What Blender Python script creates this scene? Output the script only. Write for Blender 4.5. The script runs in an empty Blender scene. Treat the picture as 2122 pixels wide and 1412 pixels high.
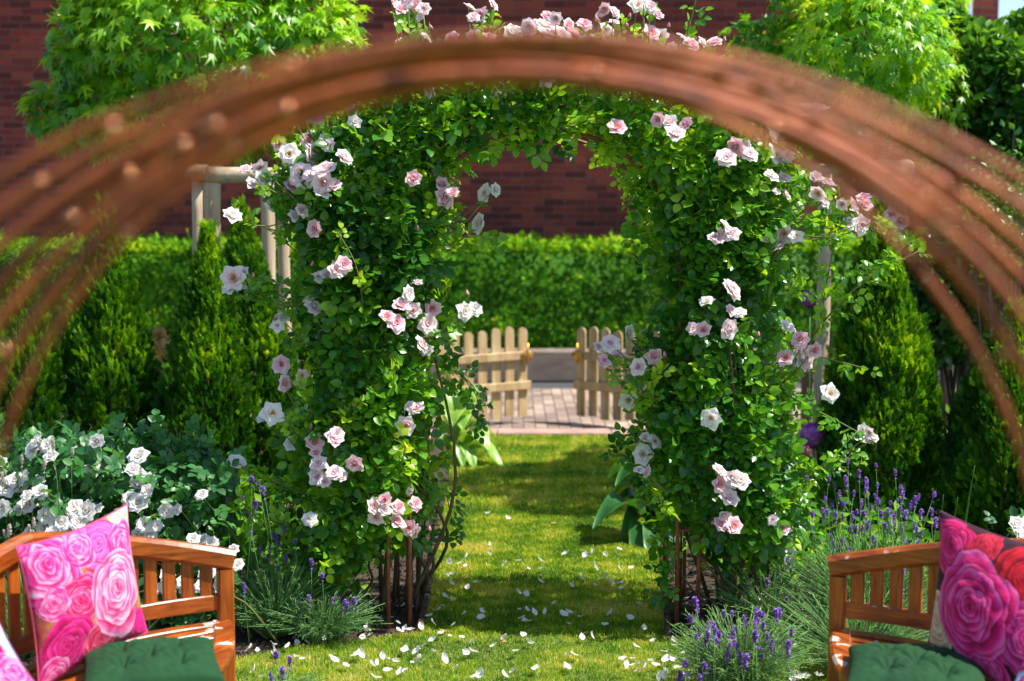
import bpy, math, random
import numpy as np
from mathutils import Vector
random.seed(7)
rng = np.random.default_rng(11)
S = bpy.context.scene
C = S.collection
PI = math.pi

# ------------------------------------------------------------ camera
FPX = 50 / 36 * 2122
CAMZ = 1.9
TH = math.atan(263 / FPX)
cam_d = bpy.data.cameras.new('camera')
cam = bpy.data.objects.new('camera', cam_d); C.objects.link(cam); S.camera = cam
cam_d.lens = 50; cam_d.sensor_width = 36; cam_d.clip_end = 500; cam_d.clip_start = 0.05
cam.location = (0, 0, CAMZ); cam.rotation_euler = (PI / 2 - TH, 0, 0)
cam_d.dof.use_dof = True; cam_d.dof.focus_distance = 6.3; cam_d.dof.aperture_fstop = 2.0
# ------------------------------------------------------------ world, sun, exposure
SUN = Vector((0.50, -0.085, 0.86)).normalized()
W = bpy.data.worlds.new('World'); S.world = W; W.use_nodes = True
nt = W.node_tree
sky = nt.nodes.new('ShaderNodeTexSky'); sky.sky_type = 'NISHITA'; sky.sun_disc = False
sky.sun_elevation = math.asin(SUN.z); sky.sun_rotation = math.atan2(SUN.x, SUN.y)
sky.dust_density = 0.6
bg = nt.nodes['Background']; nt.links.new(sky.outputs[0], bg.inputs[0]); bg.inputs[1].default_value = 0.125
sl = bpy.data.lights.new('sun', 'SUN'); sl.energy = 5.0; sl.angle = math.radians(0.5); sl.color = (1, 0.945, 0.85)
so = bpy.data.objects.new('sun', sl); C.objects.link(so)
so.rotation_euler = SUN.to_track_quat('Z', 'Y').to_euler(); so.location = (20, -4, 26)
S.view_settings.view_transform = 'Standard'; S.view_settings.look = 'None'
S.view_settings.exposure = 0.75; S.view_settings.gamma = 1
S.render.engine = 'CYCLES'; S.cycles.use_denoising = True
S.cycles.max_bounces = 8; S.cycles.diffuse_bounces = 3; S.cycles.transmission_bounces = 4
S.cycles.sample_clamp_indirect = 6


def P(px, py, d):
    """world point seen at photo pixel (px, py) at distance y = d"""
    x = (px - 1061) / FPX; u = (706 - py) / FPX
    dy = math.cos(TH) + u * math.sin(TH); dz = -math.sin(TH) + u * math.cos(TH)
    t = d / dy
    return np.array((x * t, d, CAMZ + dz * t))


def G(px, py, z=0.0):
    x = (px - 1061) / FPX; u = (706 - py) / FPX
    dy = math.cos(TH) + u * math.sin(TH); dz = -math.sin(TH) + u * math.cos(TH)
    t = (z - CAMZ) / dz
    return np.array((x * t, dy * t, z))


# ------------------------------------------------------------ helpers
def tag(o, label=None, cat=None, group=None, kind=None):
    if label: o['label'] = label
    if cat: o['category'] = cat
    if group: o['group'] = group
    if kind: o['kind'] = kind
    return o


def empty(name, loc=(0, 0, 0), rz=0.0):
    o = bpy.data.objects.new(name, None); C.objects.link(o)
    o.location = loc; o.rotation_euler = (0, 0, rz); o.empty_display_size = 0.1
    return o


def mesh_data(name, V, F, mats, mi=None, tint=None, smooth=True, col=None):
    """V (n,3); F list of int arrays (m,k); mi per-face material index; tint per-vertex float"""
    V = np.asarray(V, dtype=np.float32)
    F = [np.asarray(f, dtype=np.int32) for f in F if len(f)]
    me = bpy.data.meshes.new(name)
    me.vertices.add(len(V)); me.vertices.foreach_set('co', V.ravel())
    loops = np.concatenate([f.ravel() for f in F])
    sizes = np.concatenate([np.full(len(f), f.shape[1], np.int32) for f in F])
    me.loops.add(len(loops)); me.loops.foreach_set('vertex_index', loops)
    me.polygons.add(len(sizes))
    starts = np.concatenate(([0], np.cumsum(sizes)[:-1])).astype(np.int32)
    me.polygons.foreach_set('loop_start', starts)
    try: me.polygons.foreach_set('loop_total', sizes)
    except Exception: pass
    for m in (mats if isinstance(mats, (list, tuple)) else [mats]): me.materials.append(m)
    if mi is not None: me.polygons.foreach_set('material_index', np.asarray(mi, np.int32))
    me.polygons.foreach_set('use_smooth', np.full(len(sizes), smooth))
    me.update(calc_edges=True)
    if tint is not None:
        a = me.attributes.new('tint', 'FLOAT', 'POINT'); a.data.foreach_set('value', np.asarray(tint, np.float32))
    if col is not None:
        a = me.attributes.new('print', 'FLOAT_COLOR', 'POINT')
        a.data.foreach_set('color', np.concatenate([col, np.ones((len(col), 1))], 1).astype(np.float32).ravel())
    return me


def link(name, me, parent=None, loc=None):
    o = bpy.data.objects.new(name, me); C.objects.link(o)
    if parent is not None: o.parent = parent
    if loc is not None: o.location = loc
    return o


class MB:
    """collects pieces and links them as one mesh object"""
    def __init__(s): s.V = []; s.F = {}; s.n = 0; s.T = []; s.MI = {}
    def add(s, V, F, tint=0.5, m=0):
        V = np.asarray(V, float)
        for f in F:
            f = np.asarray(f, int)
            if len(f) == 0: continue
            s.F.setdefault(f.shape[1], []).append(f + s.n); s.MI.setdefault(f.shape[1], []).append(np.full(len(f), m))
        s.V.append(V); s.T.append(np.broadcast_to(np.asarray(tint, float), (len(V),))); s.n += len(V)
        return s
    def data(s, name, mats, smooth=True):
        ks = sorted(s.F)
        return mesh_data(name, np.concatenate(s.V), [np.concatenate(s.F[k]) for k in ks], mats,
                         np.concatenate([np.concatenate(s.MI[k]) for k in ks]), np.concatenate(s.T), smooth)
    def build(s, name, mats, parent=None, smooth=True):
        return link(name, s.data(name, mats, smooth), parent)


def unit(a):
    a = np.asarray(a, float)
    return a / np.maximum(np.linalg.norm(a, axis=-1, keepdims=True), 1e-9)


def frames(D, N):
    D = unit(D); side = unit(np.cross(D, N)); nn = np.cross(side, D)
    return np.stack([side, D, nn], axis=-1)


def scatter(tv, tf, M, T, sc):
    """instance template: returns V, F"""
    n = len(T); k = len(tv)
    sc = np.asarray(sc, float)
    if sc.ndim == 1: sc = sc[:, None]
    X = tv[None, :, :] * sc[:, None, :] if sc.shape[1] == 3 else tv[None] * sc[:, :, None]
    V = np.einsum('nij,nkj->nki', M, X) + T[:, None, :]
    off = (np.arange(n) * k)
    F = [(f[None] + off[:, None, None]).reshape(-1, f.shape[1]) for f in tf]
    return V.reshape(-1, 3), F


def grid_faces(a, b, base=0, wrap=False):
    """a rows, b columns of vertices"""
    i = np.arange(a - 1)[:, None]; j = np.arange(b if wrap else b - 1)[None]
    j2 = (j + 1) % b
    f = np.stack([i * b + j, i * b + j2, (i + 1) * b + j2, (i + 1) * b + j], -1).reshape(-1, 4)
    return f + base


def sweep(pts, section, ref=(0, 0, 1), caps=True, scale=None):
    pts = np.asarray(pts, float); n = len(pts); k = len(section)
    tan = np.gradient(pts, axis=0); tan = unit(tan)
    side = unit(np.cross(tan, np.asarray(ref, float))); up = np.cross(side, tan)
    sec = np.asarray(section, float)
    if scale is None: scale = np.ones(n)
    V = pts[:, None] + scale[:, None, None] * (side[:, None] * sec[None, :, :1] + up[:, None] * sec[None, :, 1:])
    F = [grid_faces(n, k, wrap=True)]
    if caps:
        F.append(np.array([list(range(k - 1, -1, -1)), [(n - 1) * k + i for i in range(k)]]))
    return V.reshape(-1, 3), F


def rsec(w, h, c=None):
    c = c or min(w, h) * 0.16
    a, b = w / 2, h / 2
    return [(a - c, -b), (a, -b + c), (a, b - c), (a - c, b), (-a + c, b), (-a, b - c), (-a, -b + c), (-a + c, -b)]


def circ(r, n=8):
    return [(r * math.cos(2 * PI * i / n), r * math.sin(2 * PI * i / n)) for i in range(n)]


def tube(pts, r, n=7, ref=None):
    pts = np.asarray(pts, float)
    r = np.broadcast_to(np.asarray(r, float), (len(pts),))
    d = pts[-1] - pts[0]
    if ref is None: ref = (0, 1, 0) if abs(d[1]) < 0.8 * np.linalg.norm(d) + 1e-6 else (1, 0, 0)
    return sweep(pts, circ(1.0, n), ref, True, r)


def bar(p0, p1, w, h, ref=(0, 0, 1)):
    return sweep([p0, p1], rsec(w, h), ref)


def smooth_line(pts, n=16):
    """Catmull-Rom through points"""
    p = np.asarray(pts, float)
    if len(p) < 3: return np.array([p[0] + (p[-1] - p[0]) * t for t in np.linspace(0, 1, n)])
    q = np.vstack([2 * p[0] - p[1], p, 2 * p[-1] - p[-2]])
    out = []
    seg = len(p) - 1; m = max(2, n // seg)
    for i in range(seg):
        a, b, c, d = q[i:i + 4]
        for t in np.linspace(0, 1, m, endpoint=(i == seg - 1)):
            out.append(0.5 * ((2 * b) + (-a + c) * t + (2 * a - 5 * b + 4 * c - d) * t ** 2 + (-a + 3 * b - 3 * c + d) * t ** 3))
    return np.array(out)


_nd = [(rng.normal(size=3), rng.uniform(0, 6.28), a) for a in (1, 1, 1, .7, .7, .7, .5, .5)]
def noise(p, f=1.0):
    p = np.asarray(p) * f
    s = 0
    for i, (d, ph, a) in enumerate(_nd):
        s = s + a * np.sin(p @ (d * (1 + i * .35)) * 1.6 + ph)
    return s / 3.4          # about -1..1


# ------------------------------------------------------------ materials
def mat(name):
    m = bpy.data.materials.new(name); m.use_nodes = True
    return m, m.node_tree, m.node_tree.nodes['Principled BSDF']


def ramp(t, stops):
    r = t.nodes.new('ShaderNodeValToRGB')
    el = r.color_ramp.elements
    while len(el) > 1: el.remove(el[-1])
    el[0].position = stops[0][0]; el[0].color = (*stops[0][1], 1)
    for p, c in stops[1:]:
        e = el.new(p); e.color = (*c, 1)
    return r


def leaf_mat(name, stops, trans=0.4, rough=0.4, tcol=None, spec=0.5, noise_amt=0.12, nscale=30, tscale=1.9):
    m, t, b = mat(name)
    at = t.nodes.new('ShaderNodeAttribute'); at.attribute_name = 'tint'
    r = ramp(t, stops)
    if noise_amt:
        nz = t.nodes.new('ShaderNodeTexNoise'); nz.inputs['Scale'].default_value = nscale
        tc = t.nodes.new('ShaderNodeTexCoord'); t.links.new(tc.outputs['Object'], nz.inputs['Vector'])
        ma = t.nodes.new('ShaderNodeMath'); ma.operation = 'MULTIPLY_ADD'
        t.links.new(nz.outputs[0], ma.inputs[0]); ma.inputs[1].default_value = noise_amt * 2
        sb = t.nodes.new('ShaderNodeMath'); sb.operation = 'SUBTRACT'
        t.links.new(at.outputs['Fac'], sb.inputs[0]); sb.inputs[1].default_value = noise_amt
        t.links.new(sb.outputs[0], ma.inputs[2]); t.links.new(ma.outputs[0], r.inputs[0])
    else:
        t.links.new(at.outputs['Fac'], r.inputs[0])
    t.links.new(r.outputs[0], b.inputs['Base Color'])
    b.inputs['Roughness'].default_value = rough
    b.inputs['Specular IOR Level'].default_value = spec
    tr = t.nodes.new('ShaderNodeBsdfTranslucent')
    hs = t.nodes.new('ShaderNodeMix'); hs.data_type = 'RGBA'; hs.blend_type = 'MULTIPLY'
    hs.inputs['Factor'].default_value = 1
    t.links.new(r.outputs[0], hs.inputs['A'])
    tc_ = tcol or (1.5, 1.25, 0.5)
    hs.inputs['B'].default_value = (tc_[0] * tscale, tc_[1] * tscale, tc_[2] * tscale, 1)
    hs.clamp_result = True
    t.links.new(hs.outputs['Result'], tr.inputs['Color'])
    mx = t.nodes.new('ShaderNodeMixShader'); mx.inputs[0].default_value = trans
    t.links.new(b.outputs[0], mx.inputs[1]); t.links.new(tr.outputs[0], mx.inputs[2])
    t.links.new(mx.outputs[0], t.nodes['Material Output'].inputs[0])
    return m


def plain(name, stops, scale=(8, 8, 8), rough=0.6, bump=0.0, detail=6, metallic=0, coat=0, coords='Object', spec=0.5):
    m, t, b = mat(name)
    tc = t.nodes.new('ShaderNodeTexCoord'); mp = t.nodes.new('ShaderNodeMapping')
    mp.inputs['Scale'].default_value = scale
    t.links.new(tc.outputs[coords], mp.inputs[0])
    nz = t.nodes.new('ShaderNodeTexNoise'); nz.inputs['Scale'].default_value = 1; nz.inputs['Detail'].default_value = detail
    nz.inputs['Roughness'].default_value = 0.62
    t.links.new(mp.outputs[0], nz.inputs['Vector'])
    r = ramp(t, stops); t.links.new(nz.outputs[0], r.inputs[0]); t.links.new(r.outputs[0], b.inputs['Base Color'])
    b.inputs['Roughness'].default_value = rough; b.inputs['Metallic'].default_value = metallic
    b.inputs['Coat Weight'].default_value = coat; b.inputs['Coat Roughness'].default_value = 0.15
    b.inputs['Specular IOR Level'].default_value = spec
    if bump:
        bp = t.nodes.new('ShaderNodeBump'); bp.inputs['Strength'].default_value = bump; bp.inputs['Distance'].default_value = 0.01
        t.links.new(nz.outputs[0], bp.inputs['Height']); t.links.new(bp.outputs[0], b.inputs['Normal'])
    return m


M = {}
M['rose_leaf'] = leaf_mat('rose_leaf', [(0, (.016, .085, .016)), (.36, (.06, .22, .020)), (.64, (.17, .39, .018)), (1, (.38, .58, .025))], .40, .27, tscale=1.6)
M['white_rose_leaf'] = leaf_mat('white_rose_leaf', [(0, (.014, .08, .028)), (.5, (.04, .17, .04)), (1, (.12, .33, .06))], .3, .4, tscale=1.3)
M['thuja'] = leaf_mat('thuja', [(0, (.018, .08, .005)), (.45, (.06, .22, .008)), (.8, (.20, .42, .012)), (1, (.40, .58, .02))], .42, .5, tscale=1.3, spec=.3)
M['hedge'] = leaf_mat('hedge', [(0, (.02, .10, .008)), (.5, (.06, .22, .010)), (.75,(.24,.48,.02)), (1, (.46, .60, .03))], .42, .6, tscale=1.5, spec=.2)
M['sweetgum'] = leaf_mat('sweetgum', [(0, (.03, .14, .012)), (.35, (.12, .35, .014)), (.7, (.32, .56, .018)), (1, (.55, .70, .04))], .42, .36, tscale=1.5)
M['shrub'] = leaf_mat('shrub', [(0, (.014, .07, .018)), (.5, (.045, .17, .022)), (1, (.20, .42, .03))], .38, .33, tscale=1.3)
M['lav_leaf'] = leaf_mat('lavender_leaf', [(0, (.07, .19, .06)), (.6, (.20, .38, .12)), (1, (.34, .52, .13))], .25, .6, tscale=1.0, spec=.2)
M['lav_flower'] = leaf_mat('lavender_flower', [(0, (.15, .06, .34)), (.5, (.36, .19, .64)), (1, (.62, .44, .86))], .25, .7, tcol=(1.1, .9, 1.3), tscale=1.1, spec=.15)
M['pale_flower'] = leaf_mat('pale_flower', [(0, (.55, .45, .40)), (1, (.80, .72, .68))], .25, .7, tcol=(1, 1, 1), tscale=1, spec=.15)
M['hosta'] = leaf_mat('hosta', [(0, (.10, .26, .03)), (.5, (.24, .46, .06)), (1, (.50, .66, .16))], .3, .35, tscale=1.1)
M['hosta_dark'] = leaf_mat('hosta_dark', [(0, (.02, .09, .025)), (.6, (.05, .19, .04)), (1, (.14, .34, .07))], .3, .33, tscale=1.2)
M['grass'] = leaf_mat('grass', [(0, (.07, .19, .010)), (.42, (.18, .34, .014)), (.75, (.40, .50, .03)), (1, (.60, .55, .14))], .35, .5, tscale=1.2, noise_amt=0, spec=.25)
M['petal_pink'] = leaf_mat('petal_pink', [(0, (.80, .32, .42)), (.5, (.91, .55, .63)), (1, (.95, .78, .82))], .38, .55, tcol=(1.08, .88, .9), tscale=1, noise_amt=.06, spec=.25)
M['petal_pale'] = leaf_mat('petal_pale', [(0, (.86, .56, .62)), (.5, (.93, .76, .79)), (1, (.96, .89, .90))], .38, .55, tcol=(1.06, .93, .93), tscale=1, noise_amt=.06, spec=.25)
M['petal_white'] = leaf_mat('petal_white', [(0, (.88, .74, .66)), (.4, (.92, .85, .81)), (1, (.94, .92, .91))], .4, .55, tcol=(1, 1, .97), tscale=1, noise_amt=.05, spec=.25)
M['stamen'] = plain('stamen', [(0.3, (.55, .22, .03)), (.7, (.85, .52, .06))], (60, 60, 60), .7)
M['bud'] = leaf_mat('bud', [(0, (.07, .18, .03)), (.35, (.25, .20, .08)), (.55, (.75, .22, .28)), (1, (.86, .40, .46))], .2, .5, tcol=(1, .8, .8), tscale=1, noise_amt=0)
M['cane'] = plain('cane', [(.3, (.05, .035, .018)), (.6, (.13, .09, .045)), (.8, (.20, .15, .09))], (30, 30, 12), .8, .5)
M['cane_green'] = plain('cane_green', [(.3, (.07, .11, .02)), (.7, (.20, .22, .05))], (20, 20, 20), .6)
M['bark'] = plain('bark', [(.3, (.06, .05, .035)), (.7, (.18, .15, .11))], (20, 20, 6), .9, .6)
M['stake'] = plain('stake_wood', [(.25, (.30, .20, .12)), (.5, (.50, .38, .26)), (.8, (.64, .53, .40))], (26, 26, 2.2), .8, .4)
M['gate_wood'] = plain('gate_wood', [(.25, (.22, .135, .06)), (.5, (.45, .31, .15)), (.75, (.62, .48, .27))], (11, 11, 2.4), .65, .3)
M['brown_wood'] = plain('brown_wood', [(.3, (.035, .018, .010)), (.7, (.09, .045, .022))], (14, 14, 3), .7, .3)
M['brass'] = plain('brass', [(.3, (.45, .24, .04)), (.7, (.65, .40, .08))], (30, 30, 30), .4, 0, 3, .8)
M['rust'] = plain('rust', [(.28, (.07, .016, .008)), (.45, (.27, .068, .020)), (.62, (.42, .105, .023)), (.85, (.60, .19, .048))], (17, 17, 17), .42, .9, 8, .25)
M['glint'] = plain('glint_bead', [(.3, (.45, .16, .06)), (.7, (.62, .25, .10))], (90, 90, 90), .12, .0, 2, .9, coat=.6)  # shiny finish of the beads added to the hoops for glints
M['rust_thin'] = plain('rust_thin', [(.3, (.17, .055, .03)), (.7, (.36, .13, .07))], (40, 40, 40), .6, .4, 6, .2)
M['cushion'] = plain('cushion_fabric', [(.3, (.007, .042, .014)), (.7, (.012, .064, .020))], (9, 9, 9), .85, .1, 4, spec=.25)
M['pipe'] = plain('zinc_pipe', [(.3, (.25, .30, .36)), (.7, (.38, .43, .50))], (6, 6, 1), .45, 0, 4, .3)
M['fascia'] = plain('fascia', [(.3, (.25, .20, .17)), (.7, (.32, .26, .22))], (6, 6, 6), .7)
M['wall_render'] = plain('low_wall_stone', [(.25, (.17, .125, .095)), (.55, (.25, .19, .15)), (.8, (.32, .26, .21))], (3, 3, 9), .9, .4)
M['kerb'] = plain('kerb_stone', [(.25, (.30, .18, .15)), (.55, (.42, .27, .23)), (.8, (.50, .36, .31))], (5, 9, 5), .85, .2)
M['allium'] = leaf_mat('allium', [(0, (.26, .04, .36)), (.5, (.50, .09, .58)), (1, (.72, .25, .78))], .2, .6, tcol=(1, .8, 1), tscale=1)
M['seedhead'] = leaf_mat('seedhead', [(0, (.38, .20, .06)), (1, (.70, .48, .16))], .3, .7, tcol=(1, .9, .7), tscale=1)
M['magenta'] = leaf_mat('magenta', [(0, (.6, .02, .30)), (1, (.85, .06, .45))], .2, .6, tcol=(1, .7, 1), tscale=1)
M['blue'] = leaf_mat('blue', [(0, (.05, .05, .6)), (1, (.10, .12, .85))], .2, .6, tcol=(1, 1, 1), tscale=1)
M['blade'] = leaf_mat('blade', [(0, (.03, .12, .02)), (1, (.12, .30, .04))], .3, .4)
M['piping'] = plain('piping', [(.3, (.55, .03, .12)), (.7, (.70, .08, .20))], (20, 20, 20), .8)
M['piping_dark'] = plain('piping_dark', [(.3, (.10, .02, .06)), (.7, (.18, .04, .09))], (20, 20, 20), .8)


def wood(name, scale, worn):
    """varnished orange brown hardwood with worn pale paint left on its upward faces"""
    m, t, b = mat(name)
    tc = t.nodes.new('ShaderNodeTexCoord'); mp = t.nodes.new('ShaderNodeMapping'); mp.inputs['Scale'].default_value = scale
    t.links.new(tc.outputs['Object'], mp.inputs[0])
    n1 = t.nodes.new('ShaderNodeTexNoise'); n1.inputs['Scale'].default_value = 1; n1.inputs['Detail'].default_value = 7
    n1.inputs['Distortion'].default_value = 1.2
    t.links.new(mp.outputs[0], n1.inputs['Vector'])
    r = ramp(t, [(.26, (.15, .022, .004)), (.46, (.34, .074, .008)), (.62, (.45, .115, .013)), (.8, (.54, .185, .032))])
    t.links.new(n1.outputs[0], r.inputs[0])
    n3 = t.nodes.new('ShaderNodeTexNoise'); n3.inputs['Scale'].default_value = 4.2; n3.inputs['Detail'].default_value = 7
    t.links.new(tc.outputs['Object'], n3.inputs['Vector'])
    r3 = ramp(t, [(.35, (.42, .33, .30)), (.62, (1.05, 1.0, .98))])
    t.links.new(n3.outputs[0], r3.inputs[0])
    mu = t.nodes.new('ShaderNodeMix'); mu.data_type = 'RGBA'; mu.blend_type = 'MULTIPLY'; mu.inputs['Factor'].default_value = .8
    t.links.new(r.outputs[0], mu.inputs['A']); t.links.new(r3.outputs[0], mu.inputs['B'])
    n2 = t.nodes.new('ShaderNodeTexNoise'); n2.inputs['Scale'].default_value = 11; n2.inputs['Detail'].default_value = 6
    t.links.new(tc.outputs['Object'], n2.inputs['Vector'])
    ge = t.nodes.new('ShaderNodeNewGeometry'); sx = t.nodes.new('ShaderNodeSeparateXYZ')
    t.links.new(ge.outputs['Normal'], sx.inputs[0])
    rz = ramp(t, [(.5, (0, 0, 0)), (.85, (1, 1, 1))]); t.links.new(sx.outputs['Z'], rz.inputs[0])
    rn = ramp(t, [(worn, (0, 0, 0)), (worn + .03, (1, 1, 1))]); t.links.new(n2.outputs[0], rn.inputs[0])
    mm = t.nodes.new('ShaderNodeMath'); mm.operation = 'MULTIPLY'
    t.links.new(rz.outputs[0], mm.inputs[0]); t.links.new(rn.outputs[0], mm.inputs[1])
    mx = t.nodes.new('ShaderNodeMix'); mx.data_type = 'RGBA'
    t.links.new(mm.outputs[0], mx.inputs['Factor']); t.links.new(mu.outputs['Result'], mx.inputs['A'])
    mx.inputs['B'].default_value = (.62, .50, .42, 1)
    t.links.new(mx.outputs['Result'], b.inputs['Base Color'])
    rr = t.nodes.new('ShaderNodeMath'); rr.operation = 'MULTIPLY_ADD'; rr.inputs[1].default_value = .35; rr.inputs[2].default_value = .34
    t.links.new(mm.outputs[0], rr.inputs[0]); t.links.new(rr.outputs[0], b.inputs['Roughness'])
    b.inputs['Coat Weight'].default_value = .12; b.inputs['Coat Roughness'].default_value = .3
    bp = t.nodes.new('ShaderNodeBump'); bp.inputs['Strength'].default_value = .25; bp.inputs['Distance'].default_value = .004
    t.links.new(n1.outputs[0], bp.inputs['Height']); t.links.new(bp.outputs[0], b.inputs['Normal'])
    return m


M['wood_h'] = wood('bench_wood_rail', (5, 5, 55), .645)
M['wood_v'] = wood('bench_wood_upright', (50, 50, 5), .69)
M['wood_s'] = wood('bench_wood_seat', (5, 40, 40), .595)


def brick_mat(name, bw, bh, mort, stops, mcol, swap=True, rough=.85, bump=.5, offs=.5):
    m, t, b = mat(name)
    tc = t.nodes.new('ShaderNodeTexCoord'); sx = t.nodes.new('ShaderNodeSeparateXYZ'); cx = t.nodes.new('ShaderNodeCombineXYZ')
    t.links.new(tc.outputs['Object'], sx.inputs[0])
    if swap:
        t.links.new(sx.outputs['X'], cx.inputs[0]); t.links.new(sx.outputs['Z'], cx.inputs[1])
    else:
        t.links.new(sx.outputs['Y'], cx.inputs[0]); t.links.new(sx.outputs['X'], cx.inputs[1])
    br = t.nodes.new('ShaderNodeTexBrick'); br.inputs['Scale'].default_value = 1
    br.inputs['Brick Width'].default_value = bw; br.inputs['Row Height'].default_value = bh
    br.inputs['Mortar Size'].default_value = mort; br.inputs['Mortar Smooth'].default_value = .25
    br.inputs['Color1'].default_value = (0, 0, 0, 1); br.inputs['Color2'].default_value = (1, 1, 1, 1)
    br.inputs['Mortar'].default_value = (.5, .5, .5, 1); br.offset = offs
    br.inputs['Bias'].default_value = 0
    t.links.new(cx.outputs[0], br.inputs['Vector'])
    nz = t.nodes.new('ShaderNodeTexNoise'); nz.inputs['Scale'].default_value = 22; nz.inputs['Detail'].default_value = 6
    t.links.new(tc.outputs['Object'], nz.inputs['Vector'])
    ad = t.nodes.new('ShaderNodeMix'); ad.data_type = 'RGBA'; ad.inputs['Factor'].default_value = .35
    t.links.new(br.outputs['Color'], ad.inputs['A']); t.links.new(nz.outputs[0], ad.inputs['B'])
    r = ramp(t, stops); t.links.new(ad.outputs['Result'], r.inputs[0])
    mx = t.nodes.new('ShaderNodeMix'); mx.data_type = 'RGBA'
    t.links.new(br.outputs['Fac'], mx.inputs['Factor']); t.links.new(r.outputs[0], mx.inputs['A']); mx.inputs['B'].default_value = (*mcol, 1)
    st = t.nodes.new('ShaderNodeTexNoise'); st.inputs['Scale'].default_value = .9; st.inputs['Detail'].default_value = 8
    t.links.new(tc.outputs['Object'], st.inputs['Vector']); rs = ramp(t, [(.35, (.66, .64, .66)), (.62, (1.12, 1.08, 1.05))]); t.links.new(st.outputs[0], rs.inputs[0])
    ms = t.nodes.new('ShaderNodeMix'); ms.data_type = 'RGBA'; ms.blend_type = 'MULTIPLY'; ms.inputs['Factor'].default_value = .9
    t.links.new(mx.outputs['Result'], ms.inputs['A']); t.links.new(rs.outputs[0], ms.inputs['B'])
    t.links.new(ms.outputs['Result'], b.inputs['Base Color'])
    b.inputs['Roughness'].default_value = rough
    bp = t.nodes.new('ShaderNodeBump'); bp.inputs['Strength'].default_value = bump; bp.inputs['Distance'].default_value = .01
    iv = t.nodes.new('ShaderNodeMath'); iv.operation = 'SUBTRACT'; iv.inputs[0].default_value = 1
    t.links.new(br.outputs['Fac'], iv.inputs[1]); t.links.new(iv.outputs[0], bp.inputs['Height'])
    t.links.new(bp.outputs[0], b.inputs['Normal'])
    return m


M['brick'] = brick_mat('red_brick', .252, .083, .0065, [(.2, (.09, .014, .009)), (.5, (.19, .027, .014)), (.8, (.30, .055, .026))], (.115, .085, .088))
M['paver'] = brick_mat('clay_paver', .21, .105, .006, [(.2, (.21, .155, .125)), (.5, (.31, .235, .19)), (.8, (.42, .33, .27))], (.09, .07, .055), False)


def soil_mat():
    m = plain('soil', [(.3, (.022, .014, .009)), (.55, (.055, .036, .022)), (.78, (.13, .085, .052))], (18, 18, 18), .95, 1.0, 9)
    return m
M['soil'] = soil_mat()
M['lawn'] = plain('lawn_base', [(.3, (.07, .11, .012)), (.6, (.13, .18, .02)), (.85, (.20, .20, .05))], (9, 9, 9), .95, .6, 8)
M['asphalt'] = plain('asphalt', [(.3, (.045, .047, .055)), (.7, (.07, .07, .078))], (40, 40, 40), .9, .4)

# ------------------------------------------------------------ ground, lawn, paving
def sheet(name, poly, z, m, kind='structure'):
    V = np.array([(x, y, z) for x, y in poly], float)
    o = link(name, mesh_data(name, V, [np.array([range(len(poly))])], m, smooth=False))
    o['kind'] = kind
    return o


sheet('ground', [(-120, -60), (120, -60), (120, 160), (-120, 160)], -0.012, M['soil'])
LE = [(870, 1312), (886, 1240), (905, 1100), (928, 1000), (942, 906)]
RE = [(1318, 906), (1322, 1000), (1374, 1130), (1379, 1240), (1384, 1325)]
ledge = [tuple(G(*p)[:2]) for p in LE]; redge = [tuple(G(*p)[:2]) for p in RE]
lawn_poly = [(-7, -1), (7, -1), (7, 5.35), (2.1, 5.55), (1.62, 6.12), (1.25, 6.22)] + redge[::-1] + ledge[::-1] + [(-.55, 6.28), (-.95, 6.12), (-1.5, 5.7), (-7, 5.6)]
lawn_poly[6:6] = []
sheet('lawn', lawn_poly, 0.0, M['lawn'])
sheet('paving', [(-14, 12.30), (14, 12.30), (14, 15.3), (-14, 15.3)], 0.012, M['paver'])
sheet('asphalt_shadow_strip', [(-14, 15.3), (14, 15.3), (14, 15.9), (-14, 15.9)], 0.004, M['asphalt'])  # asphalt strip, its dark colour standing in for shadow below the low wall
mb = MB(); x = -6.0
while x < 7:
    w = 0.98
    mb.add(*bar((x, 12.17, .0), (x + w - .008, 12.17, .0), .24, .07)); x += w
k = mb.build('kerb', M['kerb'], smooth=False); k['kind'] = 'structure'
# brick edging beside the left of the lawn, half sunk
def edging(name, pts, label):
    mb = MB()
    for a, b in zip(pts[:-1], pts[1:]):
        a = np.array((*a, 0)); b = np.array((*b, 0)); L = np.linalg.norm(b - a); n = max(1, int(L / .12))
        for i in range(n):
            p = a + (b - a) * (i + .5) / n; d = unit(b - a) * .054
            mb.add(*bar(p - d, p + d, .03, .07 + random.uniform(-.012, .012)))
    return tag(mb.build(name, M['brown_wood'], smooth=False), label, 'edging')
edging('lawn_edging', ledge[:4], 'low dark edging strip along the left side of the grass path')
edging('lawn_edging', redge[::-1][:3], 'low dark edging strip beside the soil under the right arch foot')


def inside(poly, X, Y):
    poly = np.asarray(poly); c = np.zeros(len(X), bool); j = len(poly) - 1
    for i in range(len(poly)):
        xi, yi = poly[i]; xj, yj = poly[j]
        hit = ((yi > Y) != (yj > Y)) & (X < (xj - xi) * (Y - yi) / (yj - yi + 1e-12) + xi)
        c ^= hit; j = i
    return c


def edge_dist(poly, X, Y):
    poly = np.asarray(poly); d = np.full(len(X), 9.0); Q = np.stack([X, Y], 1)
    for i in range(len(poly)):
        a = poly[i - 1]; b = poly[i]; ab = b - a
        t = np.clip(((Q - a) @ ab) / max(ab @ ab, 1e-9), 0, 1)
        d = np.minimum(d, np.linalg.norm(Q - (a + t[:, None] * ab), axis=1))
    return d


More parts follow.
